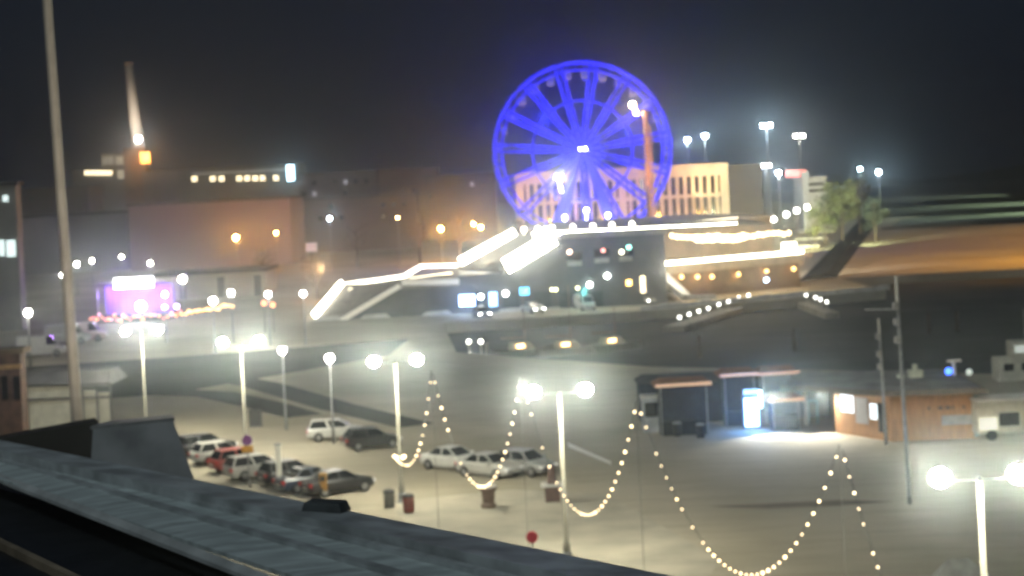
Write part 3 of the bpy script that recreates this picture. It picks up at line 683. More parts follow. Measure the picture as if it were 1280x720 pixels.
for nm, lab, xl, xr, yl, yr, d in [
    ('town_block', 'wide dark town block with a pale cornice behind the orange lamps', 372, 470, 216, 213, 560),
    ('town_block', 'taller brownish town block between the dark block and the wheel', 470, 545, 212, 208, 570),
    ('town_block', 'brown town block whose flat roof steps up beside the wheel', 530, 618, 219, 216, 545),
    ('town_block', 'low dark town block behind the slim street lamp', 380, 520, 246, 243, 500),
    ('town_block', 'far dark block low behind the grey hall', 18, 110, 236, 232, 610)]:
    t, z = hall(nm, lab, 'building', xl, xr, yl, yr, d, 22, mat('town_render' + lab[:8], random.choice([(.15, .12, .10), (.19, .15, .12), (.13, .12, .12)]), .85, .2, .1), M['roof_dark'], 'town blocks across the back street')
    k_ = 0
    for x in range(int(xl) + 8, int(xr) - 6, 13):
        for yy in (yl + 10, yl + 24):
            k_ += 1
            if random.random() < .6: continue
            win(t, x - 2.5, yy - (x - xl) * .03, x + 2.5, yy + 6 - (x - xl) * .03, d - .1, M['glass'] if random.random() > .1 else emit('window_faint', (.9, .9, 1), .35, False))
spot('street_glow', (P(570, 290, 400).x, 395, 11), (P(500, 260, 500).x, 500, 6), 48000, (1, .46, .10), 130, .9)
spot('warehouse_glow', (P(310, 297, 400).x, 396, 10), (P(290, 290, 432).x, 432, 8), 4000, (1, .45, .38), 150, .9)
lh, z = hall('low_hall', 'low pale hall with dark doorways behind the globe lamps, before the pink warehouse', 'building', 196, 332, 342, 335, 305, 14, mat('low_hall_render', (.36, .33, .28), .85, .15, .2), M['roof_dark'])
for x in (224, 272, 318): MB().box(P(x, 360, 305).x, P(x + 9, 360, 305).x, 304.9, 304.985, 0, 3.6).build('door', M['dark_wall'], lh, world=True)
# chimney
c0, c1 = P(174, 196, 652), P(161, 82, 652)
ch = thing('chimney', 'tall slim tapering chimney lit from its foot against the black sky', 'chimney', (c0.x, 652, 0))
MB().tube([(c0.x, 652, 0), c0, c0.lerp(c1, .5), c1], [3.1, 2.7, 2.1, 1.55], 16).build('shaft', mat('chimney_concrete', (.42, .37, .32), .85, .12, .1), ch, smooth=True, world=True)
MB().tube([c1, c1 + Vector((0, 0, 1.2))], 1.8, 16).build('rim', M['brown_wall'], ch, world=True)
MB().box(c0.x - 4.6, c0.x + 3.4, 646, 650.5, 0, P(174, 184, 648).z).build('tower_base', M['brown_wall'], ch, world=True)
pl = P(173, 174, 646); MB().sphere(pl, 1.2).build('floodlight', emit('chimney_flood', (1, .97, .9), 60), ch, smooth=True, world=True)
po = P(181, 197, 644.5); MB().box(po.x - 1.8, po.x + 1.8, 645, 645.8, po.z - 2.2, po.z + 2.2).build('lamp', emit('chimney_orange', (1, .30, .02), 2.6), ch, world=True)
spot('chimney_uplight', pl + Vector((.5, -9, 0)), c0.lerp(c1, .55), 24000, (1, .93, .78), 60, .9)
spot('chimney_uplight', pl + Vector((1.5, -34, -6)), c0.lerp(c1, .7), 80000, (1, .80, .60), 46, .9)
point('chimney_orange_light', po + Vector((0, -2, 0)), 3500, (1, .40, .08), .4)
# flagpole
f_ = P(99, 560, 60); ft = P(58, -10, 60)
fp = thing('flagpole', 'very tall bare flagpole rising past the top of the picture', 'flagpole', (f_.x, 60, 0))
lean = (ft.x - f_.x) / (ft.z - f_.z)
MB().tube([(f_.x - lean * f_.z, 60, 0), (ft.x, 60, ft.z), (ft.x + lean * 3, 60, ft.z + 3)], [.24, .15, .13], 12).build('pole', mat('flagpole_paint', (.58, .54, .47), .5, .1, 2), fp, smooth=True, world=True)
MB().lathe([(.4, 0), (.4, .3), (.27, .5), (.25, .8)], (f_.x - lean * f_.z, 60, 0)).build('base', M['concrete'], fp, world=True)
MB().tube([(f_.x - lean * f_.z + .3, 59.7, 1), (ft.x + .2, 59.7, ft.z)], .015, 5).build('halyard', M['white_paint'], fp, world=True)
spot('flagpole_light', (f_.x + 9, 46, 9), (f_.x - 1, 60, 22), 4600, (1, .84, .66), 70, .6)
# billboard
p = P(389, 309, 380); t = thing('billboard', 'small pale pink billboard on a post beside the bluish lamp', 'billboard', (p.x, 380, 0))
MB().box(-1.25, 1.25, -.1, .1, p.z - .95, p.z + .95).build('panel', emit('billboard_face', (1, .62, .5), .45, False), t); MB().tube([(0, .2, 0), (0, .2, p.z)], .12).build('post', M['dark_metal'], t)

# brick corner, tent walls, vans at the far left
bc = thing('brick_kiosk', 'reddish brick kiosk with a pale cornice, at the edge beside the white tent walls', 'kiosk', (-36, 122, 0))
a, b = P(-30, 436, 120), P(24, 436, 120)
MB().box(a.x, b.x, 120, 121.4, 0, b.z - .3).build('wall', M['brick'], bc, world=True); MB().box(a.x - .3, b.x + .35, 119.7, 121.7, b.z - .3, b.z + .05).build('roof', M['brown_wall'], bc, world=True)
MB().box(a.x, b.x + .1, 119.85, 119.99, P(20, 458, 120).z - .15, P(20, 458, 120).z + .15).build('cornice', mat('ochre_cornice', (.45, .28, .12), .7, .2, 2), bc, world=True)
for x in (2, 17): MB().box(P(x, 480, 120).x, P(x + 8, 480, 120).x, 119.9, 119.98, P(x, 500, 120).z, P(x, 470, 120).z).build('window', M['glass'], bc, world=True)
tn = thing('tent_wall', 'pale canvas market tent with dark rails, behind the flagpole foot', 'tent', (-31, 130, 0))
for x0_, x1_, yt, dd in ((33, 90, 484, 130), (104, 120, 490, 131), (122, 138, 492, 131)):
    a, b = P(x0_, yt, dd), P(x1_, yt - 3, dd)
    MB().box(a.x, b.x, dd, dd + .12, .2, (a.z + b.z) / 2).build('canvas_panel', M['canvas'], tn, world=True)
for y_, x0_, x1_ in ((483, 30, 140), (500, 34, 138)):
    a, b = P(x0_, y_, 129.7), P(x1_, y_ - 4, 129.9); MB().bar(a, b, .14).build('rail', M['dark_metal'], tn, world=True)
for x_ in (33, 92, 103, 121, 138):
    a = P(x_, 486, 129.8); MB().tube([(a.x, 129.75, 0), (a.x, 129.75, a.z + .3)], .09).build('post', M['dark_metal'], tn, world=True)
a, b = P(26, 470, 133), P(142, 466, 133); MB().hexa([(a.x, 131.2, a.z - .8), (b.x, 131.2, b.z - .8), (b.x, 138, b.z - .8), (a.x, 138, a.z - .8)], [(a.x + .3, 133, a.z + .2), (b.x - .3, 133, b.z + .2), (b.x - .3, 136, b.z + .2), (a.x + .3, 136, a.z + .2)]).build('roof', M['roof_dark'], tn, world=True)

# ------------------------------------------------------------------ cars
def loft(secs):
    m = MB(); n = len(secs[0])
    for s in secs: m.v += [tuple(p) for p in s]
    for i in range(len(secs) - 1):
        for j in range(n): m.f.append((i * n + j, i * n + (j + 1) % n, (i + 1) * n + (j + 1) % n, (i + 1) * n + j))
    m.f.append(tuple(range(n))[::-1]); m.f.append(tuple((len(secs) - 1) * n + j for j in range(n)))
    return m
TAIL = emit('tail_lamp', (1, .06, .04), .12, False, base=(.4, .02, .02)); HEAD = emit('head_lamp', (1, .97, .9), .25, False)
HEAD_ON = emit('head_lamp_on', (1, .97, .88), 22, False)
def car(loc, heading, paint, style, label, group='parked cars on the square', lit=False):
    t = thing('parked_car', label, 'car', loc, heading, group)
    tall = {'hatch': .04, 'sedan': -.02, 'wagon': .06, 'van': .5}[style]; Lh = 2.15 if style != 'hatch' else 1.98
    if style == 'van': Lh = 2.5
    # x = forward, sections: (x, zlow, zbelt, halfwidth)
    hood = .78; S = [(-Lh, .42, .78, .66), (-Lh + .12, .30, .92, .80), (-Lh * .6, .24, .97, .88), (0, .22, .95, .90), (Lh * .5, .24, .92, .88), (Lh * .78, .26, hood + .03, .86), (Lh - .14, .30, hood - .06, .78), (Lh, .40, hood - .2, .62)]
    if style == 'van': S = [(x, a, b + .12, c * 1.04) for x, a, b, c in S]
    secs = []
    for x, a, b, c in S:
        secs.append([(x, -c * .92, a), (x, c * .92, a), (x, c, a + .18), (x, c * .985, b - .14), (x, c * .9, b), (x, -c * .9, b), (x, -c * .985, b - .14), (x, -c, a + .18)])
    loft(secs).build('body', paint, t, smooth=False)
    rear = {'hatch': -Lh + .18, 'sedan': -Lh * .66, 'wagon': -Lh + .14, 'van': -Lh + .08}[style]
    rt = {'hatch': rear + .35, 'sedan': rear + .62, 'wagon': rear + .28, 'van': rear + .08}[style]
    fb, ftp = (Lh * .48, Lh * .12) if style != 'van' else (Lh * .66, Lh * .42)
    zb, zr = .93, 1.42 + tall; wb_, wt = .80, .62
    if style == 'van': wb_, wt, zb = .86, .76, 1.04
    cab = MB().hexa([(rear, -wb_, zb), (fb, -wb_, zb), (fb, wb_, zb), (rear, wb_, zb)], [(rt, -wt, zr), (ftp, -wt, zr), (ftp, wt, zr), (rt, wt, zr)])
    cab.build('cabin', paint, t, .03)
    def lerp3(a, b, f): return Vector(a).lerp(Vector(b), f)
    def glass(q, name):
        c = sum((Vector(p) for p in q), Vector()) / 4; nrm = (Vector(q[1]) - Vector(q[0])).cross(Vector(q[3]) - Vector(q[0])).normalized()
        if nrm.dot(c - Vector((0, 0, 1.0))) < 0: nrm = -nrm
        inn = [c + (Vector(p) - c) * .86 for p in q]
        MB().hexa([p - nrm * .01 for p in inn], [p + nrm * .012 for p in inn]).build(name, M['glass'], t)
    glass([(fb, -wb_, zb), (fb, wb_, zb), (ftp, wt, zr), (ftp, -wt, zr)], 'windscreen')
    glass([(rear, wb_, zb), (rear, -wb_, zb), (rt, -wt, zr), (rt, wt, zr)], 'rear_window')
    for s in (-1, 1):
        mid = (rear + fb) / 2
        if style == 'van': glass([(fb, s * wb_, zb), (fb * .3, s * wb_, zb), (fb * .3, s * wt, zr), (ftp, s * wt, zr)], 'side_window')
        else:
            glass([(fb, s * wb_, zb), (mid, s * wb_, zb), ((rt + ftp) / 2, s * wt, zr), (ftp, s * wt, zr)], 'side_window')
            glass([(mid, s * wb_, zb), (rear, s * wb_, zb), (rt, s * wt, zr), ((rt + ftp) / 2, s * wt, zr)], 'side_window')
        for wx in (-Lh * .6, Lh * .62):
            wv = MB().tube([(wx, s * .72, .33), (wx, s * .92, .33)], .33, 16).build('wheel', M['rubber'], t)
            MB().tube([(wx, s * .90, .33), (wx, s * .935, .33)], .2, 12).build('rim', M['steel'], wv)
        MB().box(Lh - .16, Lh - .01, s * .62 - .17, s * .62 + .17, .52, .68).build('headlight', HEAD_ON if lit else HEAD, t)
        MB().box(-Lh - .0, -Lh + .16, s * .62 - .15, s * .62 + .15, .66, .84).build('taillight', TAIL, t)
        MB().box(fb - .35, fb - .15, s * .98 - .1, s * .98 + .1, .92, 1.06).build('mirror', paint, t)
    MB().box(-Lh - .03, -Lh - .002, -.26, .26, .5, .61).build('licence_plate', M['white_paint'], t)
    MB().box(Lh - .02, Lh + .03, -.26, .26, .42, .53).build('licence_plate', M['white_paint'], t)
    return t
def paint(n, c): return mat('paint_' + n, c, .28, .06, 3, bump=0, spec=.6)
PW, PS, PB, PN, PG, PR_ = paint('white', (.66, .65, .60)), paint('silver', (.45, .44, .40)), paint('black', (.018, .018, .02)), paint('navy', (.03, .045, .075)), paint('grey', (.2, .2, .19)), paint('red', (.4, .07, .05))
hd = math.atan2(.55, .84)
row = [((-20.6, 121.5), PB, 'wagon', 'black estate car at the far end of the tightly parked row, behind the white car'),
       ((-18.9, 117.6), PW, 'hatch', 'white hatchback with red rear lamps, second in the tightly parked row'),
       ((-17.0, 114.0), PR_, 'hatch', 'red hatchback squeezed between the white and the silver car'),
       ((-15.4, 110.8), PS, 'wagon', 'silver estate car beside the signpost in the tightly parked row'),
       ((-13.0, 108.0), PB, 'hatch', 'black hatchback right behind the pale bollard'),
       ((-11.4, 105.2), PN, 'sedan', 'dark blue saloon in front of the pale bollard'),
       ((-9.6, 103.6), PB, 'sedan', 'black saloon beside the yellow ticket machine, last of the tightly parked row')]
for (x, y), pt, sty, lab in row: car((x - 1.6, y, 0), hd, pt, sty, lab)
for px, pt, sty, h, lab in [((421, 549), PW, 'wagon', .1, 'white estate car parked apart beyond the dark car'),
                            ((465, 560), PB, 'hatch', .35, 'dark hatchback parked beside the lamp with bins'),
                            ((566, 586), PW, 'sedan', -.72, 'white saloon parked behind the loop of bulbs, first of three'),
                            ((612, 595), PS, 'sedan', -.72, 'silver saloon seen through the loop of bulbs, middle of three'),
                            ((657, 592), PG, 'hatch', -.72, 'grey hatchback behind the loop of bulbs, next to the stone pillar')]:
    car(G(*px), h, pt, sty, lab)
for px, pt, sty, h, lab, lit in [((602, 397), PB, 'hatch', -1.3, 'dark car with glowing headlights on the quay before the blue displays', True),
                            ((666, 391), PW, 'sedan', -1.1, 'white car with one bright headlight on the quay before the pink parasols', True),
                            ((731, 387), PW, 'van', -1.3, 'white van facing the water before the teal banner', False),
                            ((803, 380), PS, 'van', -1.0, 'pale van parked on the quay beside the ramp foot', True),
                            ((826, 377), PG, 'van', -.6, 'grey van parked right at the ramp foot', False)]:
    car(G(*px), h, pt, sty, lab, 'vehicles on the quay before the terrace building', lit)
for px, pt, h, lab in [((52, 446), PW, .2, 'whitish van, lowest of the three beyond the tent walls'), ((85, 430), PW, .1, 'brightest white van right beside the flagpole'), ((106, 427), paint('pink', (.6, .45, .45)), .1, 'pinkish van just past the flagpole')]:
    v = car(G(*px), h, pt, 'van', lab, 'vans beyond the tent walls'); v.scale = (1.15, 1.15, 1.3)

# ------------------------------------------------------------------ street furniture on the square
def base(x, y, d=None):
    return G(x, y)
p = G(350, 612); t = thing('bollard_post', 'pale square bollard post standing before the black hatchback', 'post', p)
hh = (P(350, 556, p.y).z); MB().box(-.15, .15, -.15, .15, 0, hh).build('shaft', M['white_paint'], t, .02); MB().box(-.19, .19, -.19, .19, hh, hh + .08).build('cap', M['grey_paint'], t)
p = G(312, 610); t = thing('parking_sign', 'signpost with a purple sign over an orange one beside the silver car', 'sign', p)
zz = P(311, 550, p.y).z; MB().tube([(0, 0, 0), (0, 0, zz + .3)], .05).build('post', M['steel'], t)
MB().tube([(0, -.06, zz), (0, -.1, zz)], .32, 18).build('upper_sign', mat('purple_sign', (.18, .05, .2), .5, .1, 3), t)
z2 = P(311, 561, p.y).z; MB().box(-.35, .35, -.1, -.06, z2 - .2, z2 + .2).build('lower_sign', mat('orange_sign', (.6, .3, .04), .5, .1, 3), t)
p = G(405, 622); t = thing('ticket_machine', 'yellow ticket machine beside the black saloon', 'ticket machine', p)
MB().box(-.22, .22, -.18, .18, .4, 1.45).build('cabinet', mat('yellow_paint', (.36, .19, .035), .5, .15, 3), t, .03); MB().tube([(0, 0, 0), (0, 0, .5)], .12).build('foot', M['dark_metal'], t); MB().box(-.15, .15, -.2, -.181, 1.0, 1.3).build('screen', M['glass'], t)
p = G(320, 534); t = thing('dark_cabinet', 'dark switch cabinet standing alone beyond the lamp over the parked row', 'cabinet', p)
MB().box(-.45, .45, -.3, .3, .1, 1.35).build('housing', M['dark_metal'], t, .03); MB().box(-.5, .5, -.35, .35, 0, .1).build('plinth', M['concrete'], t)
def urn(px, s, m, label):
    p = G(*px); t = thing('stone_urn', label, 'planter', p, 0, 'stone planters on the square')
    MB().lathe([(.42 * s, 0), (.42 * s, .18), (.32 * s, .25), (.38 * s, .9 * s), (.52 * s, 1.05 * s), (.55 * s, 1.12 * s)], n=16).build('pot', m, t)
    MB().lathe([(.5 * s, 1.12 * s), (.4 * s, 1.22 * s), (.12 * s, 1.28 * s)], n=16).build('snow_cap', M['snow'], t)
    return t
urn((611, 634), 1.0, mat('urn_brown', (.16, .11, .08), .8, .2, 3), 'brown stone planter under the lowest bulbs of the middle loop')
p = G(691, 626); t = thing('stone_pillar', 'dark reddish stone pillar with a ledge beside the globe lamp pole', 'pillar', p)
MB().box(-.42, .42, -.42, .42, 0, .85).build('plinth', mat('urn_red', (.14, .09, .075), .8, .2, 3), t, .03); MB().box(-.62, .62, -.55, .55, .85, .98).build('ledge', M['snow'], t); MB().tube([(0, 0, .98), (0, 0, 1.9)], [.3, .2], 10).build('shaft', mat('urn_red', (.14, .09, .075)), t)
for px, m, lab in (((487, 634), mat('bin_grey', (.2, .2, .18), .6, .2, 3), 'grey litter bin at the foot of the two-globe lamp'), ((511, 640), mat('bin_red', (.25, .08, .06), .6, .2, 3), 'red brown litter bin at the foot of the two-globe lamp')):
    p = G(*px); t = thing('litter_bin', lab, 'litter bin', p, 0, 'bins at the lamp foot'); MB().lathe([(.24, 0), (.3, .05), (.32, .8), (.34, .85)], n=14).build('drum', m, t); MB().lathe([(.36, .85), (.3, .98), (.1, 1.04)], n=14).build('lid', M['dark_metal'], t)
p = G(667, 712); t = thing('round_sign', 'round red sign on a short post showing just above the roof ledge', 'sign', p)
zz = P(667, 671, p.y).z; MB().tube([(0, 0, 0), (0, 0, zz)], .04).build('post', M['steel'], t); MB().tube([(0, -.05, zz), (0, -.09, zz)], .27, 20).build('disc', mat('sign_red', (.62, .06, .09), .5, .08, 3), t)
p = G(1198, 760); t = thing('tarpaulin_peak', 'grey tarpaulin covered peak poking up beside the biggest lamp', 'tarpaulin', p)
zz = P(1205, 697, p.y).z
MB().add([(-2.2, -1.2, 0), (2.0, -1.2, 0), (2.2, 1.2, 0), (-2, 1.2, 0), (-.35, -.1, zz), (.55, .15, zz - .02), (-1.2, -.7, zz * .55), (1.4, -.6, zz * .6)],
         [(0, 3, 2, 1), (0, 1, 7, 6), (6, 7, 5, 4), (1, 2, 5, 7), (2, 3, 4, 5), (3, 0, 6, 4)]).build('cover', mat('tarpaulin', (.24, .24, .22), .7, .25, 2, bump=.5), t, .06)
MB().tube([(-2.1, -1.1, .1), (2, -1.1, .1)], .03).build('rope', M['white_paint'], t)

# bulb strings over the square
def sag_string(a, b, sag, n, label, skew=0.0, posts=True, skip=()):
    t = thing('string_lights', label, 'string lights', a, 0, 'swags of bulbs over the square')
    def f(s): return a.lerp(b, s) - Vector((0, 0, 4 * sag * s * (1 - s) * (1 + skew * (s - .5))))
    MB().tube([f(i / 40) for i in range(41)], .012, 4).build('wire', M['black_metal'], t, world=True)
    for i in range(n):
        s = (i + .5) / n
        if i in skip: continue
        p = f(s)
        MB().sphere(p - Vector((0, 0, .07)), .05 + random.uniform(-.014, .014), 8, 6).build('bulb', BULB, t, world=True, smooth=True)
    return t
def string_post(p, label):
    t = thing('string_post', label, 'post', (p.x, p.y, 0), 0, 'thin posts holding the bulb swags')
    MB().tube([(0, 0, 0), (0, 0, p.z)], [.014, .010], 5).build('shaft', mat('post_grey', (.11, .105, .09), .7, .2, 2), t); MB().sphere((0, 0, p.z + .03), .03, 8, 6).build('finial', M['black_metal'], t)
T0, T1, T2, T3, T4 = P(539, 465, 84), P(650, 473, 82), P(795, 503, 72), P(1049, 558, 58), P(1380, 660, 47)
for p, lab in ((T0, 'thin post close beside the two-globe lamp with bins'), (T1, 'thin post beside a globe over the middle loop of bulbs'), (T2, 'thin post between the two widest bulb loops'), (T3, 'thin post before the orange boarded kiosk')): string_post(p, lab)
sag_string(T0, P(495, 572, 99), 2.1, 17, 'short swag of bulbs ending in a bright knot on the lamp pole', -.5)
knot = thing('bulb_knot', 'bright knot of bulbs wound round the lamp pole at the end of the short swag', 'string lights', P(497, 572, 99))
for i in range(7): MB().sphere(P(493 + i * 2.1, 571.5 + (i % 3) - 1, 99.6), .10, 8, 6).build('bulb', BULB, knot, world=True, smooth=True)
sag_string(T0 + Vector((.08, 0, -.1)), T1, (606 - 469) * 83 / FPX, 31, 'narrow deep swag of bulbs hanging before the white cars', 0, skip=(5, 6, 7, 9))
sag_string(T1 + Vector((.1, 0, -.1)), T2, (641 - 489) * 77 / FPX, 33, 'swag of bulbs crossing in front of the two-globe lamp pole', .1, skip=(3, 4, 6, 8))
sag_string(T2 + Vector((.1, 0, -.1)), T3, (719 - 533) * 64 / FPX, 37, 'widest swag of bulbs, its lowest bulbs at the bottom of the picture', .12, skip=(2, 9, 11))
sag_string(T3 + Vector((.1, 0, -.1)), T4, 7.2, 54, 'swag of bulbs falling out of the picture below the grey pole', 0, skip=(5, 8, 9, 13))

# ------------------------------------------------------------------ right: kiosks, poles, harbour
kb = thing('boarded_kiosk', 'low kiosk clad in orange boards under a wide flat snowy roof', 'kiosk', (26, 114, 0))
K1, K2, K3 = G(1045, 541), G(1114, 552), G(1225, 548)
K1, K2, K3 = Vector((K1.x, K1.y, 0)), Vector((K2.x, K2.y, 0)), Vector((K3.x, K3.y, 0))
hk = 3.0; bkv = Vector((1.2, 7, 0))
MB().prism([K1, K2, K3, K3 + bkv, K1 + bkv], 0, hk).build('wall', M['wood'], kb, world=True)
ov = .9
MB().hexa([(K1.x - 3.6, K1.y + .3, hk + .01), (K2.x - .2, K2.y - ov, hk + .01), (K3.x + .5, K3.y - ov, hk + .01), (K3.x + 1, K3.y + 9, hk + .01)],
          [(K1.x - 3.4, K1.y + .6, hk + .3), (K2.x, K2.y - ov + .2, hk + .3), (K3.x + .3, K3.y - ov + .2, hk + .3), (K3.x + .8, K3.y + 9, hk + .34)]).build('eaves', mat('eaves_boards', (.16, .13, .1), .8, .2, 2), kb, world=True)
MB().hexa([(K1.x - 3.2, K1.y + .9, hk + .31), (K2.x + .1, K2.y - .4, hk + .31), (K3.x + .1, K3.y - .4, hk + .31), (K3.x + .6, K3.y + 9, hk + .35)],
          [(K1.x - 1.6, K1.y + 5, hk + .58), (K2.x + .6, K2.y + 4, hk + .6), (K3.x - .6, K3.y + 4, hk + .6), (K3.x - .2, K3.y + 8, hk + .6)]).build('roof', M['roof'], kb, world=True)
def on_wall(a, b, s0, s1, z0, z1, m, name, par, off=.06):
    d = (b - a); nrm = Vector((d.y, -d.x, 0)).normalized()
    p, q_ = a + d * s0 + nrm * off, a + d * s1 + nrm * off; i = -nrm * (off - .005)
    return MB().hexa([(p.x, p.y, z0), (q_.x, q_.y, z0), (q_.x + i.x, q_.y + i.y, z0), (p.x + i.x, p.y + i.y, z0)], [(p.x, p.y, z1), (q_.x, q_.y, z1), (q_.x + i.x, q_.y + i.y, z1), (p.x + i.x, p.y + i.y, z1)]).build(name, m, par, world=True)
WHT = emit('kiosk_window_lit', (.80, .92, 1), 1.5)
on_wall(K1, K2, .13, .36, 1.5, 2.65, WHT, 'window', kb); on_wall(K1, K2, .66, .78, 1.3, 2.3, WHT, 'window', kb); on_wall(K1, K2, .80, .93, .5, 2.4, M['glass'], 'door', kb)
on_wall(K1, K2, .40, .62, .9, 2.6, mat('pale_shutter', (.5, .47, .42), .7, .1, 2), 'shutter', kb)
for s in (.43, .55, .57, .63, .66, .70, .82): on_wall(K2, K3, s, s + .025, 1.95, 2.15, M['dark_wall'], 'sign_letter', kb, .03)
on_wall(K2, K3, .58, .93, .95, 1.55, mat('grey_notice', (.42, .40, .36), .7, .2, 2), 'notice_board', kb, .04)
on_wall(K2, K3, .94, .995, .1, 2.85, mat('green_pipe', (.25, .29, .25), .6, .2, 2), 'drainpipe', kb, .12)
spot('kiosk_wall_light', (27.5, 104, 6.5), (27.5, 112, 1.2), 800, (1, .80, .5), 110, .8)
# roof fittings of the kiosk
p = P(1132, 466, 118); t = thing('roof_cowl', 'pale twin ventilation cowl on the kiosk roof behind the grey poles', 'vent', (p.x, 116.5, 3.45))
MB().box(-.15, .75, -.4, .4, 0, .62).tube([(.3, 0, .6), (.3, 0, 1.0)], .18).build('housing', mat('pale_green', (.55, .6, .5), .6, .15, 3), t, .03); MB().box(-.9, -.45, -.3, .3, 0, .35).build('cap', mat('pale_green', (.5, .5, .5)), t, .03)
p = P(1188, 468, 117); t = thing('blue_beacon', 'white mast foot with a glowing blue beacon on the kiosk roof', 'beacon', (p.x, p.y, 3.5))
p.z = .45; MB().tube([(.25, 0, 0), (.25, 0, p.z + .5)], .13).box(-.2, .75, -.1, .1, p.z + .45, p.z + .62).build('post', M['white_paint'], t); MB().sphere((-.15, -.15, .32), .24).build('beacon_lamp', emit('beacon', (.03, .16, 1), 4), t, smooth=True)
p = P(1212, 476, 116); t = thing('globe_fitting', 'small pale globe on a stub beside the blue beacon', 'lamp', (p.x, p.y, 3.5)); p.z = .3; MB().tube([(0, 0, 0), (0, 0, p.z)], .05).build('post', M['dark_metal'], t); MB().sphere((0, 0, p.z), .22).build('lamp_globe', emit('dim_globe', (.85, 1, .85), .5, False), t, smooth=True)
# tall fitted poles before the kiosk
for xb, yb, xt, yt, lab in ((1108, 556, 1098, 398, 'shorter grey pole with clamped fittings before the kiosk'), (1137, 630, 1120, 345, 'taller grey pole with a pale top and a crossarm before the kiosk')):
    b = G(xb, yb); a = P(xt, yt, b.y); t = thing('fitted_pole', lab, 'pole', b, 0, 'grey poles before the kiosk'); a = a - b
    MB().tube([(0, 0, 0), a * .9], [.11, .085], 10).build('shaft', M['grey_paint'], t, smooth=True)
    MB().tube([a * .88, a], [.10, .07], 10).build('tip', M['snow'], t)
    for f_ in ((.62, .72, .86) if yt > 380 else (.72, .80, .87)):
        c = a * f_; MB().box(c.x - .28, c.x + .02, -.28, .05, c.z - .18, c.z + .2).build('fitting', M['steel'], t, .03)
    if yt < 380: c = a * .855; MB().bar((c.x, -.05, c.z), (c.x - 1.75, -.05, c.z + .06), .09).build('crossarm', M['grey_paint'], t)
# market stalls with orange canopies
sa, sb2 = G(806, 538), G(1046, 527)
t = thing('added_stall_backing', 'long low dark navy backing added behind the market stalls', 'added backing', ((sa.x + sb2.x) / 2, sa.y + 3.5, 0))  # added dark backing hides the lit ground between the stalls
MB().hexa([(sa.x, sa.y + 3, 0), (sb2.x, sb2.y + 2.5, 0), (sb2.x, sb2.y + 6, 0), (sa.x, sa.y + 6, 0)], [(sa.x, sa.y + 3, 2.9), (sb2.x, sb2.y + 2.5, 2.9), (sb2.x, sb2.y + 6, 2.9), (sa.x, sa.y + 6, 2.9)]).build('wall', mat('added_backing_navy', (.025, .035, .05), .8, .3, 2), t, world=True)  # body of the added dark backing behind the stalls
MB().hexa([(sa.x - .2, sa.y + 2.6, 2.91), (sb2.x - 2, sb2.y + 2.1, 2.91), (sb2.x - 2, sb2.y + 6.3, 2.91), (sa.x - .2, sa.y + 6.3, 2.91)], [(sa.x + .3, sa.y + 4, 3.35), (sb2.x - 2.4, sb2.y + 3.6, 3.35), (sb2.x - 2.4, sb2.y + 5, 3.35), (sa.x + .3, sa.y + 5.2, 3.35)]).build('roof', M['roof_dark'], t, world=True)
SW = mat('stall_boards', (.03, .036, .045), .8, .3, 2)
def stall(xl, xr, ybase, yroof, label, name='market_stall', canopy=True, m=None, d=None):
    a, b = G(xl, ybase), G(xr, ybase - (xr - xl) * .05); y = (a.y + b.y) / 2
    zr = P((xl + xr) / 2, yroof, y).z
    t = thing(name, label, 'market stall', ((a.x + b.x) / 2, y, 0), 0, 'stalls with canopies on the waterfront')
    MB().box(a.x + .2, b.x - .2, y + 1.2, y + 1.3, 0, zr - .5).box(a.x + .2, a.x + .3, y, y + 1.2, 0, zr - .6).build('wall', m or SW, t, world=True)
    MB().box(a.x + .3, b.x - .3, y - .2, y + .35, 0, 1.0).build('counter', SW, t, .02, world=True)
    for x in (a.x + .25, b.x - .25): MB().tube([(x, y - .5, 0), (x, y - .5, zr - .3)], .05).build('post', M['steel'], t, world=True)
    MB().bar((a.x - .1, y - .85, zr - .30), (b.x + .1, y - .85, zr - .24), .12, .22).build('glow_strip', emit('canopy_edge_glow', (1, .50, .22), .55, False), t, world=True)  # added glowing bar stands in for lamplight on the canopy edge
    if canopy: MB().hexa([(a.x - .2, y - 1.0, zr - .38), (b.x + .2, y - 1.0, zr - .38), (b.x + .2, y + 2.6, zr - .38), (a.x - .2, y + 2.6, zr - .38)],
                         [(a.x + .3, y + .4, zr + .05), (b.x - .3, y + .4, zr + .05), (b.x - .3, y + 1.2, zr + .05), (a.x + .3, y + 1.2, zr + .05)]).build('canopy', M['orange_canvas'], t, world=True)
    return t
stall(823, 889, 545, 474, 'dark market stall with an orange canopy and bins before it')
stall(903, 948, 533, 462, 'market stall with an orange canopy beside the glowing blue white cooler')
stall(951, 999, 530, 460, 'market stall with an orange canopy next to the pale pillar')
stall(962, 1003, 538, 493, 'low market stall with a small orange canopy between cooler and pale pillar')
p = G(815, 540); t = thing('grey_cabin', 'small pale grey cabin at the end of the stall row', 'cabin', p); MB().box(-.6, .6, -.3, 1, 0, 2.4).build('wall', mat('cabin_grey', (.36, .38, .4), .7, .2, 2), t, .03); MB().box(-.68, .68, -.4, 1.1, 2.4, 2.52).build('roof', M['snow'], t); MB().box(-.45, .45, -.34, -.302, 1.1, 2.1).build('window', M['glass'], t)
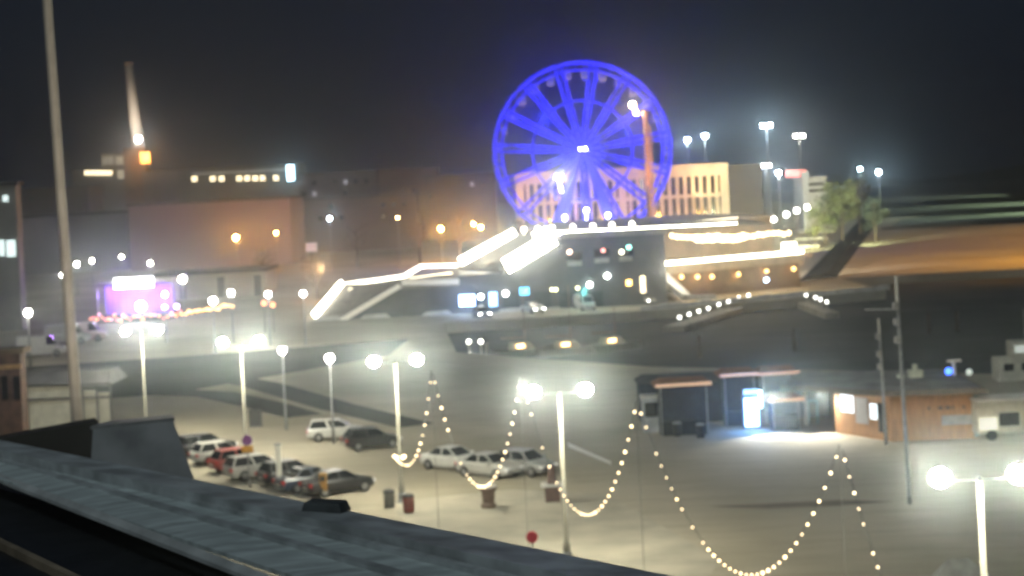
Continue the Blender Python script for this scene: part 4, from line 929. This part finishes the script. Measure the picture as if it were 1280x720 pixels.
for x, y, lab in ((847, 545, 'slim dark bin before the stall with the orange canopy'), (876, 547, 'broad dark bin with a pale lid before the stall')):
    p = G(x, y); t = thing('dark_bin', lab, 'litter bin', p, 0, 'bins before the stalls'); MB().lathe([(.27, 0), (.3, .8), (.33, .85)], n=12).build('drum', M['black_metal'], t); MB().lathe([(.34, .85), (.25, .95), (.05, .98)], n=12).build('lid', M['grey_paint'], t)
p = G(940, 535); t = thing('glowing_cooler', 'tall drinks cooler with a glowing blue white front', 'drinks cooler', p)
zz = P(940, 497, p.y).z; MB().box(-.55, .55, -.2, .5, 0, zz + .1).build('cabinet', mat('cooler_blue', (.1, .2, .4), .5, .1, 3), t); MB().box(-.47, .47, -.24, -.202, .15, zz).build('display', emit('cooler_front', (.36, .60, 1), 9), t)
MB().box(-.5, .5, -.26, -.2, zz + .25, zz + .6).build('header', emit('cooler_header', (.25, .5, 1), 2.2), t)
p = G(952, 533); t = thing('light_column', 'thin glowing blue column right beside the drinks cooler', 'light column', p); zz = P(952, 488, p.y).z; MB().tube([(0, 0, 0), (0, 0, zz - 1.2)], .06).build('post', M['steel'], t); MB().tube([(0, 0, zz - 1.2), (0, 0, zz)], .13).build('tube', emit('tube_blue', (.5, .78, 1), 6), t)
for x, lab in ((968, 'bluish lit sign panel on the stall post, wider one'), (979, 'bluish lit sign panel on the stall post, narrow one')):
    p = G(x, 530); zz = P(x, 508, p.y).z; t = thing('lit_panel', lab, 'sign', p, 0, 'small lit panels at the stalls'); MB().tube([(0, 0, 0), (0, 0, zz)], .04).build('post', M['steel'], t); MB().box(-.2, .2, -.08, -.04, zz - .2, zz + .25).build('panel', emit('panel_blue', (.45, .7, 1), 1.3), t)
p = G(1008, 532); t = thing('pale_pillar', 'pale pillar with a bluish frame under the kiosk eave', 'pillar', p); zz = P(1008, 485, p.y).z; MB().box(-.15, .15, -.15, .15, 0, zz).build('shaft', M['white_paint'], t, .02); MB().bar((.2, 0, .1), (.2, 0, 1.7), .08).bar((.8, 0, .1), (.8, 0, 1.7), .08).bar((.2, 0, 1.7), (.8, 0, 1.7), .08).build('frame', mat('cyan_frame', (.2, .4, .45), .5, .1, 3), t)
cp = G(975, 538); spot('stall_downlight', (cp.x - .5, cp.y - .8, 2.3), (cp.x - .5, cp.y - 4.2, 0), 2600, (.95, 1, .95), 112, .7, .2)
spot('stall_downlight', (cp.x + 2.6, cp.y - 1.6, 2.4), (cp.x + 3.4, cp.y - 5.0, 0), 2000, (1, .97, .85), 112, .7, .2)
point('cooler_glow', G(940, 539) + Vector((0, -.8, 1.5)), 420, (.12, .36, 1), .3)
point('display_glow', P(584, 378, AY - 3), 700, (.3, .5, 1), .3)
# white trailer and boat at the right edge
p = G(1262, 550); t = thing('food_trailer', 'whitish food trailer with a dark serving hatch beside the kiosk', 'trailer', p)
MB().box(-2.0, 2.6, 0, 2.4, .45, 2.5).build('body', M['canvas'], t, .06); MB().box(-.6, .7, -.03, -.002, .9, 1.75).build('hatch', M['glass'], t); MB().box(-1.9, -.75, -.12, -.03, .7, 1.5).build('counter', emit('counter_lit', (1, .98, .8), .6), t)
for x in (-1.1, 1.6): MB().tube([(x, -.02, .35), (x, .25, .35)], .35, 14).build('wheel', M['rubber'], t)
MB().box(-2.1, 2.7, -.5, 2.5, 2.505, 2.62).build('roof', M['snow'], t)
p = G(1318, 505, -1.3); t = thing('white_boat', 'white cabin boat lying behind the food trailer', 'boat', (p.x, p.y + 6, -1.3))
def hull(Lb, Wb, Hb):
    s = []
    for x, wd, zz in ((-Lb, .8, .1), (-Lb * .5, 1, 0), (0, 1, 0), (Lb * .5, .8, .1), (Lb * .85, .35, .3), (Lb, .04, .5)):
        hw = Wb * wd; s.append([(x, -hw * .55, -.25 + zz * .3), (x, hw * .55, -.25 + zz * .3), (x, hw, Hb + zz * .6), (x, -hw, Hb + zz * .6)])
    return loft(s)
hull(5.5, 1.7, 1.2).build('hull', M['white_paint'], t, smooth=False)
MB().box(-2.8, 1.8, -1.1, 1.1, 1.2, 3.1).box(-1.6, .8, -.9, .9, 3.1, 4.4).build('cabin', M['canvas'], t, .08)
for x in (-2, -.6, .8): MB().box(x - .4, x + .4, -1.13, -1.1, 2.1, 2.7).build('window', M['glass'], t)
MB().tube([(-.3, 0, 4.3), (-.3, 0, 7)], .06).build('mast', M['steel'], t)
MB().box(-1.4, .6, -.93, -.905, 3.5, 4.1).build('lit_window', emit('boat_win', (.9, 1, .9), .45, False), t)
# moored boats with masts
for x, y, hdg, mh, lab in ((655, 445, .3, 8, 'moored sailing boat with a warm cabin light, first beyond the string lights'), (712, 443, .2, 7.5, 'moored sailing boat with a dim orange cabin light, middle of three'), (768, 438, .4, 5, 'moored boat with an orange lit cabin, closest to the pier lights')):
    p = G(x, y, -1.3); t = thing('moored_boat', lab, 'boat', p, hdg, 'boats moored in the basin'); hull(3.6, 1.15, .8).build('hull', M['dark_wall'], t)
    MB().hexa([(-1.6, -.7, .8), (1.2, -.7, .8), (1.2, .7, .8), (-1.6, .7, .8)], [(-1.4, -.55, 1.5), (.6, -.55, 1.5), (.6, .55, 1.5), (-1.4, .55, 1.5)]).build('cabin', M['canvas'], t)
    MB().tube([(.2, 0, 1.4), (.2, 0, mh)], [.06, .04]).build('mast', mat('mast_wood', (.3, .2, .13), .6, .2, 3), t); MB().bar((.2, 0, 2.0), (-2.6, 0, 2.1), .09).build('boom', mat('mast_wood', (.3, .2, .13)), t)
    MB().box(-1.0, -.1, -.74, -.66, 1.0, 1.35).build('window', emit('cabin_orange', (1, .6, .25), 8, False), t)
# pontoons and their lamps
a, b = G(842, 408, -.6), G(945, 376, -.6); nrm = Vector((-(b - a).y, (b - a).x, 0)).normalized() * 1.3
struct(MB().prism([a - nrm, b - nrm, b + nrm, a + nrm], -1.5, -.6).build('pier', M['pale_concrete']))
def pier_lamp(p, z0, label, first=None):
    if first: return dup(first, p, None, label)
    t = thing('pier_lamp', label, 'pier lamp', p, 0, 'short white lamps along the piers'); MB().tube([(0, 0, 0), (0, 0, .9)], .07).build('post', M['white_paint'], t); MB().sphere((0, 0, 1.1), .19, 10, 8).build('lamp_globe', emit('pier_globe', (1, .97, .86), 9), t, smooth=True); return t
first = None
px8 = [(850, 408), (862, 404), (874, 400), (886, 396), (899, 391), (911, 387), (924, 382), (936, 379)]
nm = ['nearest to the water end', 'second', 'third', 'fourth', 'fifth', 'sixth', 'seventh', 'last by the quay']
for i, q_ in enumerate(px8):
    l = pier_lamp(G(q_[0], q_[1], -.6), 0, f'short white lamp on the slanting pier, {nm[i]} of eight', first); first = first or l
b = [(1008, 379), (1020, 382), (1026, 385), (1034, 388)]
a0, b0 = G(1003, 377, -.6), G(1040, 391, -.6); nrm = Vector((-(b0 - a0).y, (b0 - a0).x, 0)).normalized() * .9
struct(MB().prism([a0 - nrm, b0 - nrm, b0 + nrm, a0 + nrm], -1.5, -.6).build('pier', M['pale_concrete']))
for i, q_ in enumerate(b): pier_lamp(G(q_[0], q_[1], -.6), 0, f'short white lamp on the small jetty by the snow ridge, {["first", "second", "third", "outermost"][i]} of four', first)
a0, b0 = G(545, 452, -.6), G(606, 450, -.6)
struct(MB().prism([a0, b0, b0 + Vector((0, 3, 0)), a0 + Vector((0, 3, 0))], -1.5, -.6).build('pier', M['snow']))
for x, lab in ((587, 'slim lamp on the snowy jetty, one farther from the post'), (602, 'slim lamp on the snowy jetty, one next to the pale post')):
    p = G(x, 448, -.6); zz = P(x, 427, p.y).z; t = thing('jetty_lamp', lab, 'pier lamp', p, 0, 'slim lamps on the snowy jetty'); MB().tube([(0, 0, 0), (0, 0, zz + .6)], .06).build('post', M['white_paint'], t); MB().sphere((0, 0, zz + .6), .22, 10, 8).build('lamp_globe', emit('pier_globe', (1, 1, 1), 22), t, smooth=True)
p = G(609, 449, -.6); t = thing('mooring_post', 'pale mooring post at the end of the snowy jetty', 'post', p); MB().tube([(0, 0, -.7), (0, 0, 1.6)], .16, 10).build('pile', M['pale_concrete'], t); MB().lathe([(.19, 1.6), (.15, 1.72), (.03, 1.78)], n=10).build('cap', M['snow'], t)
for x, y, lab in ((875, 448, 'dark mooring pile, lone one before the stalls'), (994, 440, 'dark mooring pile beyond the stalls'), (1162, 418, 'dark mooring pile, first of the pair in open water'), (1197, 415, 'dark mooring pile, second of the pair in open water')):
    p = G(x, y, -1.4); t = thing('mooring_pile', lab, 'post', p, 0, 'mooring piles in the basin'); MB().tube([(0, 0, 0), (0, 0, 2.4)], [.24, .2], 10).build('pile', M['bark'], t); MB().lathe([(.23, 2.4), (.18, 2.5), (.02, 2.55)], n=10).build('cap', M['dark_metal'], t)
# parasols and banner before the café
for x, y, lab in ((640, 385, 'closed pinkish parasol, first before the café'), (680, 383, 'closed pinkish parasol between the white car and the café'), (700, 381, 'closed pink parasol with the brightest lit cloth')):
    p = G(x, y + 3); t = thing('closed_parasol', lab, 'parasol', p, 0, 'closed parasols before the café'); MB().tube([(0, 0, 0), (0, 0, 3.0)], .04).build('pole', M['white_paint'], t)
    MB().lathe([(.42, .9), (.3, 1.5), (.2, 2.3), (.05, 2.95)], n=10).build('cloth', mat('pink_cloth', (.6, .42, .38), .8, .1, 2), t); MB().box(-.35, .35, -.35, .35, 0, .12).build('base', M['concrete'], t)
    if x == 700: point('parasol_light', p + Vector((-.3, -1.5, 2.5)), 160, (1, .75, .65), .2)
p = G(726, 388); t = thing('feather_banner', 'teal lit feather banner beside a white lamp before the café', 'banner', p); MB().tube([(0, 0, 0), (.1, 0, 2.5), (.9, 0, 3.6)], .04).build('pole', M['steel'], t)
MB().add([(.03, -.02, .5), (.75, -.02, .9), (1.05, -.02, 3.4), (.15, -.02, 2.6), (.03, .02, .5), (.75, .02, .9), (1.05, .02, 3.4), (.15, .02, 2.6)], [(0, 1, 2, 3), (7, 6, 5, 4), (0, 4, 5, 1), (1, 5, 6, 2), (2, 6, 7, 3), (3, 7, 4, 0)]).build('cloth', mat('teal_cloth', (.12, .36, .36), .7, .15, 2), t)
point('banner_light', p + Vector((.6, -1.2, 3.0)), 260, (.45, 1, .95), .2)

# ------------------------------------------------------------------ terminal with red light, lit trees, far lights
t, z = hall('harbour_terminal', 'pale boxy harbour terminal with a red light band on its side', 'building', 1000, 1032, 222, 220, 470, 12, mat('terminal_white', (.55, .55, .52), .7, .15, .3), M['snow'])
a, b = P(983, 217, 468), P(1008, 216, 468); MB().box(a.x, b.x, 468, 469, a.z - .9, a.z + .7).build('light_band', emit('red_band', (1, .035, .006), 3.2), t, world=True)
MB().box(a.x, b.x, 468.2, 469.5, a.z + .75, a.z + 1.0).box(b.x - .6, b.x, 468.2, 470, 0, a.z - .9).build('bracket', M['steel'], t, world=True)
a = P(1006, 225, 466); MB().box(a.x - .9, a.x + .9, 465, 469.5, 0, P(1006, 214, 466).z).build('pylon', mat('terminal_white', (.5, .5, .5)), t, world=True)
for yy in (228, 236): win(t, 1011, yy, 1030, yy + 4, 469.8, M['glass'])
spot('terminal_light', (P(1000, 240, 445).x, 440, 20), (P(1018, 230, 470).x, 470, 12), 26000, (.92, 1, .95), 60)
def tree(x, y0, wpx, hpx, d, m, label, seed, bare=False, n=640):
    rnd = random.Random(seed); b_ = P(x, y0, d); b_.z = 0; k_ = d / FPX; hh = HC + ray(x, y0 - hpx)[1] * k_; ww = wpx * k_ / 2
    t = thing('bare_tree' if bare else 'leafy_tree', label, 'tree', b_, 0, 'trees by the harbour' if not bare else 'bare trees along the back street')
    tr = MB().tube([(0, 0, 0), (.1, 0, hh * .4), (0, .1, hh * .85)], [ww * .09, ww * .06, ww * .02], 8)
    tips = []
    for i in range(16 if bare else 9):
        a = rnd.uniform(0, 6.28); z0_ = hh * rnd.uniform(.25, .75); e = Vector((math.cos(a) * ww * rnd.uniform(.5, .95), math.sin(a) * ww * .9, z0_ + hh * rnd.uniform(.1, .25)))
        tr.tube([(0, 0, z0_), (e.x * .5, e.y * .5, z0_ + (e.z - z0_) * .7), e], [ww * .035, ww * .022, ww * .008], 5); tips.append(e)
        if bare:
            for j in range(5): f_ = e * rnd.uniform(.6, 1); tr.tube([f_, f_ + Vector((rnd.uniform(-1, 1), rnd.uniform(-1, 1), rnd.uniform(.3, 1.2))) * ww * .3], [ww * .01, ww * .004], 4)
    tr.build('trunk', M['bark'], t)
    if not bare:
        cm = MB(); cl = [(e, ww * rnd.uniform(.18, .36)) for e in tips] + [(Vector((rnd.uniform(-.4, .4) * ww, rnd.uniform(-.4, .4) * ww, hh * rnd.uniform(.35, .85))), ww * .55) for _ in range(5)]
        for i in range(n):
            c, r_ = rnd.choice(cl); v = Vector((rnd.gauss(0, 1), rnd.gauss(0, 1), rnd.gauss(0, .8))) * r_ * .6; s = ww * rnd.uniform(.07, .15)
            ax = Vector((rnd.uniform(-1, 1), rnd.uniform(-1, 1), rnd.uniform(-.4, 1))).normalized(); u_ = ax.orthogonal().normalized() * s; w_ = ax.cross(u_).normalized() * s; q_ = c + v
            cm.add([q_ - u_, q_ - w_ * .6, q_ + u_, q_ + w_ * .6], [(0, 1, 2, 3)])
        cm.build('crown', m, t)
    return t
tree(1030, 285, 38, 40, 400, M['leaf'], 'bushy tree lit yellow green, brightest of the harbour trees', 1)
tree(1052, 280, 44, 56, 405, M['leaf'], 'bigger yellow green lit tree behind the path lamps', 2)
tree(1074, 275, 36, 52, 430, M['leaf'], 'dimmer green tree just before the dark one', 3)
tree(1018, 285, 26, 22, 380, M['leaf'], 'low lit bush at the top of the seating steps', 4, n=300)
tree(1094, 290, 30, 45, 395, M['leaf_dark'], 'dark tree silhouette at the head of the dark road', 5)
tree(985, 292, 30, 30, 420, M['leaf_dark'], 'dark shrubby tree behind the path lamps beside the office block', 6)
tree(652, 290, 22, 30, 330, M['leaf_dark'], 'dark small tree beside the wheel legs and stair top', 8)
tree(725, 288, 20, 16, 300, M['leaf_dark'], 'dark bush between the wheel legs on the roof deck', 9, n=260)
for x, y, ww, hh, d, lab in ((395, 355, 46, 40, 290, 'bare tree glowing orange below the billboard'), (330, 345, 40, 46, 330, 'bare tree before the warehouse corner'), (447, 335, 40, 60, 395, 'bare tree between the bluish lamp and the slim lamp'), (525, 330, 46, 62, 400, 'bare tree beside the bright orange lamp'), (575, 322, 40, 60, 405, 'bare tree between the orange lamps')):
    tree(x, y, ww, hh, d, None, lab, int(x), True)
gx = P(1045, 260, 380); spot('tree_flood', (gx.x - 14, 360, 3), (gx.x + 4, 405, 9), 150000, (.95, 1, .5), 70)
spot('tree_flood', (gx.x + 6, 372, 3), (gx.x + 10, 410, 12), 90000, (.85, 1, .55), 80)
# sodium light over the quay, from tall lamps along its far side
for x, y, z, e in ((122, 284, 11, 230000), (140, 303, 14, 280000), (158, 350, 16, 240000), (180, 405, 18, 260000)):
    spot('quay_sodium', (x, y, z), (x - 84, y + 16, 0), e, (1, .46, .03), 96, 1.0, 1.5)
for x, y in ((188, 535), (218, 640), (262, 780)): spot('far_flood', (x, y, 20), (x - 60, y + 18, 0), 260000, (.80, 1, .62), 96, 1.0, 1.5)
point('tree_lamp_orange', P(400, 335, 282), 2200, (1, .5, .2), .3)
